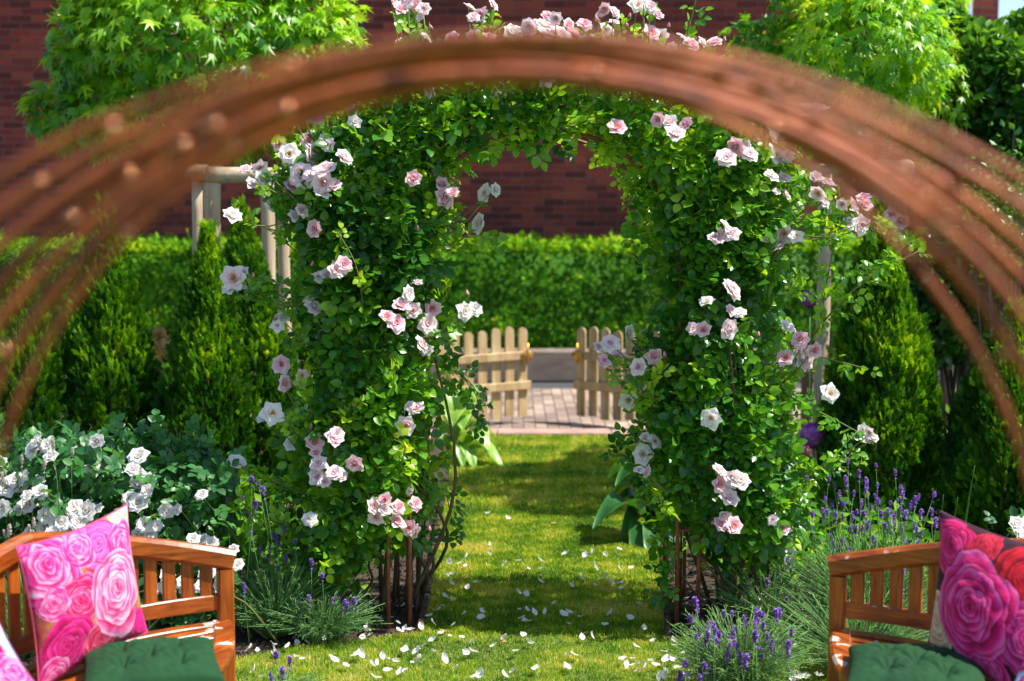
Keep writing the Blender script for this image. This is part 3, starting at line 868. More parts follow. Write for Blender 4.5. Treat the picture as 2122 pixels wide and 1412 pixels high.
RFL = """1064,70,20w 1083,77,16a 1098,57,16a 1126,55,18w 1134,36,13k 1152,38,12k 1134,77,24a 1160,77,24a 1177,53,13k 1190,79,18k 1211,53,15k 1228,87,13k 1256,64,16w
1258,79,12k 1249,19,15k 1273,28,12k 1322,11,18w 1337,8,14a 1360,34,14k 1348,15,12k 1347,70,17k 1367,81,20a 1412,77,12w 1431,94,16k 1390,100,11k 1456,89,12w
1480,90,14k 1281,94,11w 1137,166,18a 1279,266,18k 1365,249,14k 1388,256,16a 1422,260,15k 1397,283,22a 1442,156,10w 1478,156,16a 1527,165,18a 1549,173,18k
1566,198,12k 1694,230,22k 1524,237,10k 1604,273,13k 1598,283,15w 1627,276,12k 1527,304,19k 1503,331,20a 1550,322,18a 1609,322,17w 1616,334,13w 1598,365,16w
1623,372,15a 1609,398,9k 1627,407,12k 1690,368,12w 1712,381,17a 1697,400,16a 1705,418,15a 1790,411,14k 1791,427,16k 1765,428,16a 1781,466,19a 1866,459,17k
1503,471,17w 1515,487,16a 1484,497,17a 1625,485,19a 1650,491,15w 1614,513,19a 1512,602,22a 1464,625,16w 1513,644,12w 1533,650,13w 1506,681,21a 1435,681,12k
1458,685,15k 1630,681,17w 1660,705,17k 1664,719,13k 1687,726,15k 1628,743,17k 1664,747,21a 1299,690,17w 1265,713,18a 1241,719,11k 1251,749,14k 1279,742,15k
1356,736,18k 1324,761,18a 1303,830,18w 1474,867,20w 1719,816,19w 1356,916,17w 1334,942,21w 1324,974,11w 1338,978,12k 1486,980,20a 1490,1004,17k 1532,1000,22w
1509,1033,20a 1498,1065,15a 1492,1087,15k 1518,1091,18k 1620,1098,17k 1631,1146,15w 1631,1162,17w 1784,889,12w 1803,897,12w 1792,916,12w 1808,908,11w"""
LB = [(896, 64), (1028, 204), (1047, 205), (881, 277), (792, 352), (807, 326), (816, 340), (865, 484), (686, 476), (522, 352), (622, 756), (549, 860), (820, 1029), (891, 1104), (610, 1058), (596, 1056), (680, 1078), (498, 1048), (970, 616), (644, 555), (526, 578), (889, 915), (645, 893), (570, 665), (592, 404)]
RB = [(1379, 743), (1357, 765), (1357, 784), (1673, 774), (1542, 594), (1552, 427), (1316, 790), (1324, 820), (1476, 1065), (1475, 1090), (1373, 897), (1570, 702), (1303, 40), (1240, 48), (1500, 90), (1752, 442), (1768, 380), (1590, 262), (1300, 60), (1385, 60)]


def parse(s):
    out = []
    for w in s.split():
        a, b, c = w.split(','); out.append((float(a), float(b), float(c[:-1]), {'k': 'pink', 'a': 'pale', 'w': 'white'}[c[-1]]))
    return out


LPOLY = [(1075, 178), (1000, 172), (900, 186), (800, 200), (700, 240), (640, 300), (600, 370), (600, 450), (640, 540), (650, 640), (660, 740), (640, 830), (610, 930), (615, 1010), (590, 1090), (640, 1170), (690, 1190), (740, 1150), (800, 1120),
         (865, 1115), (884, 1060), (880, 960), (892, 880), (925, 820), (900, 740), (892, 640), (912, 550), (920, 480), (908, 420), (935, 338), (990, 296), (1075, 288)]
RPOLY = [(1060, 178), (1180, 178), (1300, 190), (1400, 205), (1480, 225), (1560, 270), (1610, 330), (1628, 400), (1622, 470), (1600, 540), (1580, 600), (1588, 680), (1615, 760), (1628, 830), (1622, 900), (1640, 960), (1655, 1050), (1625, 1120), (1580, 1160),
         (1520, 1150), (1450, 1140), (1390, 1125), (1395, 1060), (1350, 1000), (1338, 920), (1332, 840), (1352, 760), (1374, 680), (1376, 600), (1364, 540), (1334, 460), (1318, 385), (1282, 322), (1215, 292), (1060, 288)]
ARCH_Y = 6.70


def climber(poly_px, fl, buds, name_label, n_leaf, canes, base_x, loose_polys, seed):
    """a climbing rose: compound leaves in a volume round the arch, canes, side shoots, blooms and buds"""
    r = np.random.default_rng(seed)
    t = tag(empty('climbing_rose', (base_x, ARCH_Y, 0)), name_label, 'rose', 'climbing roses on the garden arch')
    O = np.array(t.location)
    poly = np.array([[P(x, y, ARCH_Y - .15)[0], P(x, y, ARCH_Y - .15)[2]] for x, y in poly_px])
    mn, mx = poly.min(0) - .15, poly.max(0) + .15
    X = r.uniform(mn[0], mx[0], n_leaf * 9); Z = r.uniform(mn[1], mx[1], n_leaf * 9)
    ins = inside(poly, X, Z); ed = edge_dist(poly, X, Z) * np.where(ins, 1, -1)
    thick = np.clip(.18 + ed * 1.5, .12, .40) 
    thick = np.where(Z > 1.9, np.maximum(thick, .31), thick)
    u = r.random(len(X)); front = u < .62
    yy = np.where(front, -thick + r.random(len(X)) ** 2 * .16, r.uniform(-1, 1, len(X)) * thick)
    p3 = np.stack([X, ARCH_Y + yy, Z], 1)
    nz = noise(p3, 4.5)
    prob = np.clip(.36 + ed * 4.2, 0, 1) * np.clip(.80 + .9 * nz, .08, 1)
    k = (r.random(len(X)) < prob); p3 = p3[k][:n_leaf]; ed = ed[k][:n_leaf]; nz = nz[k][:n_leaf]
    n = len(p3)
    cen = np.array(((poly[:, 0].mean()), ARCH_Y, 1.2))
    out = unit(np.stack([np.clip((p3[:, 0] - base_x) * 1.2, -.6, .6), np.where(p3[:, 1] < ARCH_Y + .1, -1.0, .6), np.full(n, .25)], 1) + r.normal(0, .35, (n, 3)))
    D = out * .6 + r.normal(0, .7, (n, 3)) + np.array((0, 0, -.25))      # rachis direction
    Nn = out * .9 + np.array((.25, -.15, .75)) + r.normal(0, .35, (n, 3))
    young = (r.random(n) < .12) | (p3[:, 2] > 2.0) & (r.random(n) < .45) | (ed < .04) & (r.random(n) < .35)
    tn = np.clip(.35 + .21 * noise(p3, 2.1) + r.normal(0, .12, n) + np.where(young, .36, 0), 0, 1)
    size = r.uniform(.032, .056, n) * np.where(young, .85, 1)
    lists = [(p3, D, Nn, tn, size)]
    # side shoots bearing the outlying blooms
    def single(nm, l, rad):
        mb = MB(); mb.add(*tube(np.asarray(l) - O, rad, 6)); mb.build(nm, M['cane' if nm == 'cane' else 'cane_green'], t)
    def shoot_leaves(line, tint, every=.045, s=.036):
        d = np.linalg.norm(np.diff(line, axis=0), axis=1); L = d.sum(); m = max(2, int(L / every))
        cs = np.concatenate([[0], np.cumsum(d)])
        a = (np.arange(m) + .5) / m * L
        q = np.stack([np.interp(a, cs, line[:, i]) for i in range(3)], 1)
        dd = unit(line[-1] - line[0])
        Dd = dd * .4 + r.normal(0, .75, (m, 3)); NN = np.array((.2, -.55, .8)) + r.normal(0, .35, (m, 3))
        lists.append((q, Dd, NN, np.clip(tint + r.normal(0, .12, m), 0, 1), r.uniform(s * .8, s * 1.25, m)))
    flowers = []
    rc = random.Random(seed)
    fl = fl + [(a + rc.uniform(14, 26) * rc.choice((-1, 1)), b + rc.uniform(-22, 20), c * .72, rc.choice(('pale', 'white', 'pink'))) for a, b, c, e in fl if c > 14 and rc.random() < .22]
    pc = np.stack([poly[:, 0], np.zeros(len(poly)), poly[:, 1]], 1)
    def nearest_in(q):
        # a point well inside the foliage: closest of the sampled leaves a bit lower and deep inside
        sel = p3[ed > .10]
        dd = np.linalg.norm((sel - q - (0, .1, -.12)) * (1, .6, 1), axis=1)
        return sel[np.argmin(dd)]
    for i, (px, py, rad, pal) in enumerate(fl):
        w0 = P(px, py, ARCH_Y - .3)
        e = edge_dist(poly, np.array([w0[0]]), np.array([w0[2]]))[0]; isin = inside(poly, np.array([w0[0]]), np.array([w0[2]]))[0]
        e = e if isin else -e
        d = ARCH_Y - (np.clip(.24 + e * 1.3, .10, .45) if isin else r.uniform(.16, .38)) - .08
        q = P(px, py, d)
        R = rad / FPX * d * 1.25
        ax = unit(np.array((r.normal(.15, .55), -.8 + r.normal(0, .22), .5 + r.normal(0, .45))))
        flowers.append((q, ax, R, pal))
        if e < .03:
            tgt = nearest_in(q)
            mid = (q + tgt) / 2 + np.array((0, -.03, -.03 - .1 * abs(q[0] - tgt[0])))
            l = smooth_line([tgt, mid, q - ax * R * .25], 8)
            single('shoot', l, np.linspace(.004, .0022, len(l)))
            shoot_leaves(l, .55, .05)
    for pts, rr, tint in canes:
        q = np.array([P(*a) if len(a) == 3 else G(*a) for a in pts]); l = smooth_line(q, 24)
        if rr > .005: l = l + np.stack([.018 * np.sin(np.arange(len(l)) * .55 + rr * 900 + q[0][0] * 40), .012 * np.cos(np.arange(len(l)) * .7), 0 * l[:, 0]], 1)
        single('cane' if rr > .005 else 'shoot', l, np.linspace(rr, rr * .55, len(l)) * (.8 if rr > .005 else 1))
        if tint is not None: shoot_leaves(l[3:], tint, .028, .036)
    # hidden climbing canes inside
    near = p3[(np.abs(p3[:, 0] - base_x) < .20) & (p3[:, 2] < 1.9)]
    for i in range(8):
        sel = near[r.integers(len(near))]; b = np.array((base_x + r.normal(0, .05), ARCH_Y + r.uniform(-.1, .2), 0))
        l = smooth_line([b, (b + sel) / 2 + r.normal(0, .12, 3) * (1, 1, .3), sel], 10)
        single('cane', l, np.linspace(.011, .005, len(l)))
    # fine upright twigs poking out
    for i in range(26):
        sel = p3[r.integers(len(p3))]; dv = np.array((r.normal(0, .4), r.normal(-.2, .3), abs(r.normal(.8, .3)))) * r.uniform(.06, .16)
        l = smooth_line([sel, sel + dv * .6, sel + dv + (0, 0, -.01)], 6)
        single('shoot', l, np.linspace(.0025, .0015, len(l))); shoot_leaves(l, .7, .05, .03)
    q, D, Nn, tn, size = [np.concatenate([a[i] for a in lists]) for i in range(5)]
    keepl = np.ones(len(q), bool)      # blooms push the leaves aside
    for fq, ax, R, pal in flowers:
        dd = np.hypot(q[:, 0] - fq[0], (q[:, 2] - fq[2])); keepl &= ~((dd < R * 1.25) & (q[:, 1] < fq[1] + .06))
    q, D, Nn, tn, size = q[keepl], D[keepl], Nn[keepl], tn[keepl], size[keepl]
    # expand each compound leaf into five leaflets
    Fr = frames(D, Nn); fo = MB(); nn = len(q)
    for (a, s, off, sc) in ((0, 0, 1.55, 1.1), (52, 1, 1.0, 1.0), (-52, -1, 1.0, 1.0), (58, 1, .45, .82), (-58, -1, .45, .82)):
        a = math.radians(a)
        use = np.ones(nn, bool) if abs(off - .45) > .01 else (rng.random(nn) < .75)
        loc = q[use] + Fr[use][:, :, 1] * (off * size[use])[:, None] + Fr[use][:, :, 0] * (s * .12 * size[use])[:, None]
        jit = r.normal(0, .22, (use.sum(), 3))
        Dl = Fr[use][:, :, 1] * math.cos(a) + Fr[use][:, :, 0] * math.sin(a) + jit
        Nl = Fr[use][:, :, 2] + r.normal(0, .25, (use.sum(), 3))
        V, F = scatter(LEAF[0], LEAF[1], frames(Dl, Nl), loc - O, size[use] * sc * r.uniform(.85, 1.15, use.sum()))
        fo.add(V, F, np.repeat(np.clip(tn[use] + r.normal(0, .04, use.sum()), 0, 1), len(LEAF[0])))
    fo.build('foliage', M['rose_leaf'], t)
    rest = MB()
    flowers.sort(key=lambda f: -f[2])
    for i, (q, ax, R, pal) in enumerate(flowers):
        kd = 'loose' if (pal == 'white' and i % 3 == 0) else ('open', 'full', 'open', 'cup', 'full')[i % 5]
        me = ROSE[pal, kd][i % 2]
        rot = Vector(ax).to_track_quat('Z', 'Y') @ __import__('mathutils').Quaternion((0, 0, 1), r.uniform(0, 6.28))
        if i < 100:
            o = link('flower', me, t); o.location = Vector(q - O); o.rotation_mode = 'QUATERNION'; o.rotation_quaternion = rot; o.scale = (R, R, R)
        else:
            nv = len(me.vertices); co = np.empty(nv * 3); me.vertices.foreach_get('co', co); co = co.reshape(-1, 3) * R
            Rm = np.array(rot.to_matrix()); co = co @ Rm.T + (q - O)
            tv = np.empty(nv); me.attributes['tint'].data.foreach_get('value', tv)
            Fs = [np.array([list(p.vertices) for p in me.polygons if len(p.vertices) == 4])]
            rest.add(co, Fs, tv)
    if rest.n:
        tag(rest.build('flower', M['petal_pale'], t), kind='stuff')
    for (px, py) in buds:
        q = P(px, py, ARCH_Y - .38); s = r.uniform(.020, .027)
        o = link('bud', BUD, t); ax = unit(np.array((r.normal(0, .25), r.normal(-.2, .2), 1)))
        o.location = Vector(q - O); o.rotation_mode = 'QUATERNION'; o.rotation_quaternion = Vector(ax).to_track_quat('Z', 'Y'); o.scale = (s, s, s * 1.35)
    return t


A = ARCH_Y
canesL = [([(868, 1240), (880, 1180, A - .1), (868, 1090, A - .1), (860, 950, A)], .012, None), ([(862, 1245), (893, 1160, A), (875, 1060, A), (850, 900, A)], .012, None),
          ([(856, 1235), (850, 1150, A - .15), (835, 1050, A)], .009, None), ([(800, 1262), (850, 1225, A - .1), (895, 1160, A)], .011, None),
          ([(700, 1260), (690, 1150, A), (720, 1000, A)], .010, None), ([(740, 1262), (770, 1180, A), (780, 1080, A)], .009, None), ([(650, 1250), (640, 1150, A), (660, 1050, A)], .008, None),
          ([(700, 1110, 6.4), (690, 1030, 6.3), (665, 1000, 6.25)], .004, .75),
          ([(700, 1060, 6.5), (620, 1020, 6.35), (540, 985, 6.3), (495, 962, 6.3)], .004, .7),
          ([(650, 1110, 6.5), (590, 1090, 6.4), (520, 1060, 6.3), (500, 1040, 6.3)], .0035, .65),
          ([(720, 720, 6.5), (660, 580, 6.45), (590, 500, 6.4), (545, 470, 6.4)], .004, .5),
          ([(700, 640, 6.5), (620, 595, 6.4), (500, 575, 6.35)], .0035, .45),
          ([(720, 620, 6.4), (670, 480, 6.3), (560, 365, 6.3)], .004, .6),
          ([(640, 990, 6.4), (600, 880, 6.3), (570, 860, 6.3)], .0035, .7),
          ([(650, 900, 6.4), (640, 830, 6.3), (600, 790, 6.3)], .0035, .75), ([(690, 960, 6.4), (730, 880, 6.25), (735, 830, 6.2)], .003, .85),
          ([(700, 1090, 6.4), (690, 1150, 6.25), (650, 1170, 6.2)], .003, .85), ([(760, 700, 6.3), (740, 560, 6.2), (700, 480, 6.2)], .0035, .8),
          ([(850, 200, A), (850, 100, A), (843, 20, A)], .004, .7), ([(1020, 190, A), (1022, 90, A), (1020, 20, A)], .003, .7), ([(980, 190, A), (985, 110, A), (990, 45, A)], .003, .6),
          ([(920, 700, A), (960, 780, A), (990, 830, A), (985, 900, A)], .004, .35), ([(930, 760, A), (980, 800, A + .1), (1000, 850, A + .1)], .003, .3),
          ([(930, 520, 6.5), (985, 480, 6.5), (1020, 520, 6.5)], .003, .6), ([(820, 1000, 6.3), (838, 930, 6.2), (815, 910, 6.2)], .003, .9),
          ([(920, 990, A), (935, 1070, A), (955, 1110, A)], .003, .35), ([(850, 380, A), (850, 280, 6.4), (860, 190, 6.4)], .003, .85), ([(800, 400, A), (770, 280, 6.4), (765, 190, 6.4)], .003, .8)]
canesR = [([(1530, 1270), (1480, 1180, 6.5), (1450, 1120, 6.5), (1440, 1000, A)], .012, None), ([(1535, 1275), (1500, 1190, 6.6), (1490, 1120, 6.6), (1500, 950, A)], .012, None),
          ([(1540, 1272), (1545, 1200, 6.5), (1520, 1110, 6.5), (1500, 1000, A)], .014, None), ([(1545, 1270), (1570, 1180, 6.5), (1560, 1100, 6.5), (1570, 950, A)], .013, None),
          ([(1550, 1268), (1590, 1170, 6.6), (1580, 1080, A), (1600, 950, A)], .011, None), ([(1528, 1278), (1470, 1240, 6.45), (1415, 1205, 6.4), (1400, 1100, A)], .008, None),
          ([(1535, 1268), (1500, 1230, 6.4), (1440, 1130, 6.35), (1450, 1050, A)], .009, None), ([(1560, 1262), (1620, 1200, 6.6), (1625, 1130, 6.5)], .006, None),
          ([(1650, 770, 6.5), (1690, 690, 6.4), (1760, 610, 6.35), (1830, 560, 6.35), (1905, 520, 6.35)], .005, .62),
          ([(1695, 690, 6.4), (1718, 560, 6.35), (1740, 440, 6.4), (1735, 385, 6.4)], .004, .6), ([(1735, 640, 6.4), (1790, 575, 6.35), (1850, 525, 6.3), (1895, 500, 6.3)], .0035, .62),
          ([(1600, 800, 6.5), (1660, 835, 6.4), (1730, 870, 6.35), (1795, 905, 6.35)], .004, .5), ([(1640, 720, 6.5), (1720, 745, 6.4), (1800, 765, 6.35)], .0035, .6),
          ([(1560, 560, 6.5), (1640, 480, 6.45), (1740, 455, 6.4), (1860, 475, 6.4)], .004, .5), ([(1600, 460, 6.5), (1700, 450, 6.4), (1790, 435, 6.4)], .004, .55),
          ([(1590, 640, 6.5), (1600, 540, 6.4), (1650, 470, 6.4)], .004, .6), ([(1400, 230, A), (1412, 120, A), (1440, 10, A), (1445, -30, A)], .004, .6),
          ([(1310, 210, A), (1295, 110, A), (1275, 30, A)], .004, .65), ([(1330, 210, A), (1335, 110, A), (1332, 20, A)], .004, .7), ([(1220, 200, A), (1212, 120, A), (1210, 60, A)], .003, .5),
          ([(1480, 250, A), (1470, 160, A), (1480, 100, A)], .003, .5), ([(1350, 830, 6.4), (1320, 800, 6.3), (1300, 790, 6.3)], .0035, .8), ([(1380, 760, 6.4), (1330, 720, 6.35), (1300, 700, 6.35)], .0035, .5),
          ([(1350, 760, 6.4), (1310, 745, 6.3), (1260, 735, 6.3)], .0035, .4), ([(1370, 860, 6.4), (1350, 800, 6.3), (1380, 750, 6.3)], .003, .8),
          ([(1330, 960, A), (1290, 945, A), (1268, 935, A)], .003, .3), ([(1370, 1060, 6.35), (1365, 1030, 6.25), (1375, 1060, 6.2)], .003, .95), ([(1560, 420, 6.5), (1620, 360, 6.4), (1660, 330, 6.4)], .004, .8),
          ([(1620, 420, 6.5), (1660, 330, 6.5), (1690, 240, 6.5)], .004, .6), ([(1610, 560, 6.4), (1660, 600, 6.35), (1690, 570, 6.3)], .003, .7),
          ([(1390, 1130, 6.6), (1375, 1190, 6.5), (1385, 1240, 6.5)], .003, .3), ([(1380, 1120, 6.5), (1395, 1180, 6.4), (1378, 1235, 6.35)], .003, .35)]
climber(LPOLY, parse(LFL), LB, 'pink climbing rose covering the left side of the metal arch', 4300, canesL, P(830, 1240, A)[0], [], 21)
climber(RPOLY, parse(RFL), RB, 'pink climbing rose covering the right side of the metal arch', 4500, canesR, P(1500, 1250, A)[0], [], 22)

# ------------------------------------------------------------ garden arch of thin rusty tubes
t = tag(empty('rose_arch', (.145, ARCH_Y, 0)), 'thin rusty metal rose arch standing over the grass path', 'garden arch')
for yo in (-.27, .27):
    for R in (.615, .715):
        zs = 1.665; a = np.linspace(0, PI, 25)
        pts = [(R, yo, -.1), (R, yo, .6), (R, yo, 1.2)] + [(R * math.cos(k), yo, zs + R * math.sin(k)) for k in a] + [(-R, yo, 1.2), (-R, yo, .6), (-R, yo, -.1)]
        mb = MB(); mb.add(*tube(pts, .0095, 8, (0, 1, 0))); mb.build('tube', M['rust_thin'], t)
def cross(p, q, r, ref=None):
    mb = MB(); mb.add(*tube([p, q], r, 6, ref)); mb.build('cross_bar', M['rust_thin'], t)
for s in (-1, 1):
    for z in (.45, .85, 1.25, 1.62):
        for yo in (-.27, .27): cross((s * .615, yo, z), (s * .715, yo, z), .005)
        cross((s * .665, -.27, z), (s * .665, .27, z), .006, (1, 0, 0))
for k in np.linspace(.25, PI - .25, 7):
    c = np.array((.665 * math.cos(k), 0, 1.665 + .665 * math.sin(k))); cross(c + (0, -.27, 0), c + (0, .27, 0), .006, (1, 0, 0))
for s, px in ((1, 1440), (-1, 848)):
    for k in range(2 if s > 0 else 1):
        mb = MB(); mb.add(*tube([(s * (.64 + .03 * k), -.1 + .14 * k, -.1), (s * (.64 + .03 * k), -.1 + .14 * k, 1.7)], .0065, 7)); mb.build('upright', M['rust_thin'], t)

# ------------------------------------------------------------ white shrub roses
WFL = """80,918,18 70,934,18 86,930,15 100,924,15 106,946,16 201,916,16 191,973,18 287,948,20 275,975,17 287,989,18 307,999,18 285,1007,16 307,1018,15 267,1033,14 289,1043,21 346,1059,17
372,1057,14 418,1027,13 299,1089,17 323,1091,13 287,1109,15 311,1111,16 14,1009,20 32,997,17 52,989,16 42,1006,15 82,999,13 84,1021,17 58,1029,14 56,1049,18 8,1053,18 40,1057,12 108,1045,20
133,1063,18 155,1055,20 183,1061,21 203,1057,14 94,1069,16 94,1093,19 119,1085,18 110,1107,18 145,1097,20 163,1085,17 400,1119,14 422,1120,15 440,1126,14 484,1141,13 492,1172,13 346,1196,17
342,1218,15 318,1220,14 382,1206,16 382,1226,14 418,1216,15 434,1188,13 454,1184,15 450,1214,14 422,1190,11 2,960,14 130,1085,16 60,1110,15 180,1110,16 220,1100,15"""


def rose_bush(fl, d_of, region, label, nl, base_px, d0, seed, name='rose_bush'):
    r = np.random.default_rng(seed)
    x0 = (base_px - 1061) / FPX * d0
    t = tag(empty(name, (x0, d0, 0)), label, 'rose bush'); O = np.array(t.location)
    px = r.uniform(region[0], region[2], nl); py = r.uniform(region[1], region[3], nl)
    q = np.array([P(a, b, d0 + r.uniform(-.14, .5)) for a, b in zip(px, py)])
    topl = P(0, region[1], d0)[2]; zmax = topl - .12 + .13 * noise(q * [1, 1, 0], 3.2)
    k = (q[:, 2] > .06) & (q[:, 2] < zmax) & (noise(q, 4) > -.75); q = q[k]; n = len(q)
    D = r.normal(0, .8, (n, 3)) + (0, -.3, 0); Nn = np.array((.1, -.55, .85)) + r.normal(0, .4, (n, 3)); Fr = frames(D, Nn); s = r.uniform(.035, .055, n)
    tn = np.clip(.55 + .22 * noise(q, 3) + r.normal(0, .14, n), 0, 1); mb = MB()
    for (a, sd, off, sc) in ((0, 0, 1.5, 1.1), (52, 1, .95, 1.0), (-52, -1, .95, 1.0), (58, 1, .35, .8), (-58, -1, .35, .8)):
        a = math.radians(a); Dl = Fr[:, :, 1] * math.cos(a) + Fr[:, :, 0] * math.sin(a) + r.normal(0, .2, (n, 3))
        V, F = scatter(LEAF[0], LEAF[1], frames(Dl, Fr[:, :, 2] + r.normal(0, .2, (n, 3))), q + Fr[:, :, 1] * (off * s)[:, None] - O, s * sc)
        mb.add(V, F, np.repeat(tn, len(LEAF[0])))
    mb.build('foliage', M['white_rose_leaf'], t)
    st = MB()
    for i, (a, b, rad) in enumerate(fl):
        d = d_of(a, b) + r.uniform(-.04, .04); c = P(a, b, d); R = rad / FPX * d * 1.17
        ax = unit(np.array((r.normal(0, .3), -.85, .55 + r.normal(0, .25))))
        o = link('flower', ROSE['white', 'full' if i % 4 else 'cup'][i % 2], t); o.location = Vector(c - O); o.scale = (R, R, R)
        o.rotation_mode = 'QUATERNION'; o.rotation_quaternion = Vector(ax).to_track_quat('Z', 'Y') @ __import__('mathutils').Quaternion((0, 0, 1), r.uniform(0, 6.28))
        g = np.array((x0 + r.normal(0, .25) + (c[0] - x0) * .6, d0 + r.normal(0, .15), 0))
        l = smooth_line([g, (g + c) / 2 + (0, .05, .05), c - ax * R * .2], 9); st.add(*tube(l - O, np.linspace(.006, .003, len(l)), 5))
    st.build('stem', M['cane_green'], t)
    return t


wf = [tuple(float(v) for v in w.split(',')) for w in WFL.split()]
rose_bush([f for f in wf], lambda a, b: 6.22 if b < 1010 else (6.12 if b < 1130 else 5.9), (-40, 880, 470, 1290), 'low bush crowded with white roses behind the left bench', 2700, 190, 6.3, 31)
rose_bush([(2105, 1088, 18), (2118, 1112, 17), (2112, 1135, 15), (2130, 1085, 16), (2140, 1120, 18), (2096, 1128, 10)], lambda a, b: 6.1, (2060, 1050, 2240, 1260),
          'few white roses on a bush behind the right bench pillow', 330, 2150, 6.3, 32)

# ------------------------------------------------------------ lavender
def spike_me(seed, L=.07, mt='lav_flower'):
    r = random.Random(seed); mb = MB(); k = 9
    V0, F0 = petal(1, .38, .5, .3, 3, 3, .05)
    for j in range(k):
        z = -L + L * j / (k - 1) * 1.0; w = .0112 * math.sin(PI * (.18 + .74 * j / k)) + .003
        if j == 0: z -= .012
        for i in range(7):
            a = 2 * PI * i / 7 + j; e = math.radians(r.uniform(10, 55))
            y = V0[:, 1] * math.cos(e) - V0[:, 2] * math.sin(e); zz = V0[:, 1] * math.sin(e) + V0[:, 2] * math.cos(e)
            V = np.stack([V0[:, 0] * math.cos(a) - y * math.sin(a), V0[:, 0] * math.sin(a) + y * math.cos(a), zz], 1) * w + (0, 0, z)
            mb.add(V, [F0], min(1, max(0, r.gauss(.45, .25))))
    mb.add(*tube([(0, 0, -L - .26), (.004, .002, -L - .12), (0, 0, 0)], [.0016, .0014, .001], 5), m=1)
    return mb.data('lavender_spike_mesh', [M[mt], M['lav_leaf']])


SPK = [spike_me(i, .028 + .008 * i) for i in range(4)]
PSPK = [spike_me(9, .05, 'pale_flower')]


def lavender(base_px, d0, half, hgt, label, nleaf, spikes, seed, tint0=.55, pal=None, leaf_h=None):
    """spikes: list of photo points of flower heads"""
    r = np.random.default_rng(seed); x0 = (base_px - 1061) / FPX * d0
    t = tag(empty('lavender_plant', (x0, d0, 0)), label, 'lavender', 'lavender plants in the border'); O = np.array(t.location)
    lh = leaf_h or hgt * .72
    # foliage: narrow leaves on many wiry shoots
    ns = nleaf // 11; mb = MB(); st = MB()
    a = r.uniform(0, 2 * PI, ns); el = np.arccos(r.uniform(.12, 1, ns)); Ls = lh * r.uniform(.55, 1.05, ns)
    dirs = np.stack([np.cos(a) * np.sin(el) * half / lh * 1.1, np.sin(a) * np.sin(el) * .8, np.cos(el) + .25], 1)
    pos = []; dr = []
    for i in range(ns):
        b = np.array((math.cos(a[i]), math.sin(a[i]), 0)) * half * .25 * r.random()
        tip = b + dirs[i] * Ls[i] * (1, .8, .95); tip[2] = min(tip[2], lh)
        mid = b * .6 + (tip - b) * .5 + (0, 0, .03)
        l = smooth_line([b, mid, tip], 8); st.add(*tube(l, .0016, 4))
        u = np.linspace(.25, 1, 14); idx = u * (len(l) - 1); i0 = np.minimum(idx.astype(int), len(l) - 2)
        pos.append(l[i0] + (l[i0 + 1] - l[i0]) * (idx - i0)[:, None]); dr.append(np.tile(unit(l[-1] - l[-3]), (14, 1)))
    pos = np.concatenate(pos); dr = np.concatenate(dr); n = len(pos)
    D = dr * .8 + r.normal(0, .5, (n, 3)); tpl = LEAF_LO[0] * np.array((.17, 1, 1))
    V, F = scatter(tpl, LEAF_LO[1], frames(D, r.normal(size=(n, 3))), pos, r.uniform(.017, .032, n))
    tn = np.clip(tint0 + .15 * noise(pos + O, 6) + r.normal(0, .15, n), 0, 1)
    mb.add(V, F, np.repeat(tn, len(tpl))); mb.build('foliage', M['lav_leaf'], t)
    st.build('stem', M['lav_leaf'], t)
    for i, s in enumerate(spikes):
        px, py = s[:2]; d = d0 + r.uniform(-.22, .22) * min(1, half / .3); q = P(px, py, d) - O
        me = (pal or SPK)[i % len(pal or SPK)]
        ax = unit(np.array((q[0] * .35 + r.normal(0, .1), (d - d0) * .3 + r.normal(0, .1), 1)))
        o = link('flower_spike', me, t); o.location = Vector(q); o.rotation_mode = 'QUATERNION'; o.rotation_quaternion = Vector(ax).to_track_quat('Z', 'Y')
        k = r.uniform(.75, 1.2) * (s[2] if len(s) > 2 else 1) * (1.2 if d0 < 6 else 1); o.scale = (k, k, k)
    return t


RL = """1672,988 1718,988 1757,950 1752,988 1747,1040 1770,1018 1780,975 1795,992 1815,962 1818,1002 1794,1010 1785,1036 1813,1025 1855,975 1867,1008 1872,1020 1846,1040 1835,1085 1905,1025 1890,1040 1937,1022
1930,1055 1910,1058 1896,1082 1900,1095 1866,1050 1878,1060 1767,1062 1776,1058 1772,1095 1762,1092 1800,1080 1803,1048 1825,1060 1710,1030 1705,1055 1715,1058 1724,1045 1732,1062 1745,1065 1683,1062 1684,1090
1722,1108 1728,1120 1760,1135 1773,1090 1787,1090 1855,1085 1872,1118 1880,1125 1868,1090 1840,1055 1860,1035 1897,1030 1902,1120 1740,1018 1728,1002 1910,1100 1940,1075 1853,1062 1819,1035 1790,1060 1810,1110 1745,1115"""
sp = [tuple(float(v) for v in w.split(',')) for w in RL.split()]
lavender(1810, 6.3, .36, .68, 'tall sunlit lavender with many purple spikes behind the right bench', 7500, sp, 41, .6, leaf_h=.44)
rp0 = random.Random(12)
FL_ = """1500,1268 1470,1290 1455,1332 1480,1292 1490,1310 1505,1352 1512,1348 1518,1300 1525,1298 1535,1340 1545,1325 1568,1262 1575,1268 1582,1290 1590,1312 1600,1328 1608,1265 1615,1262 1612,1320 1625,1322 1585,1330
1575,1345 1548,1358 1520,1350 1460,1375 1475,1390 1500,1385 1515,1400 1430,1278 1440,1240 1445,1255 1530,1385 1560,1400 1640,1305 1635,1330 1618,1350 1420,1370 1410,1395 1450,1400 1490,1400 1540,1300 1565,1310"""
sp = [tuple(float(v) for v in w.split(',')) for w in FL_.split()] + [(rp0.uniform(1440, 1640), rp0.uniform(1265, 1400), .85) for _ in range(42)]
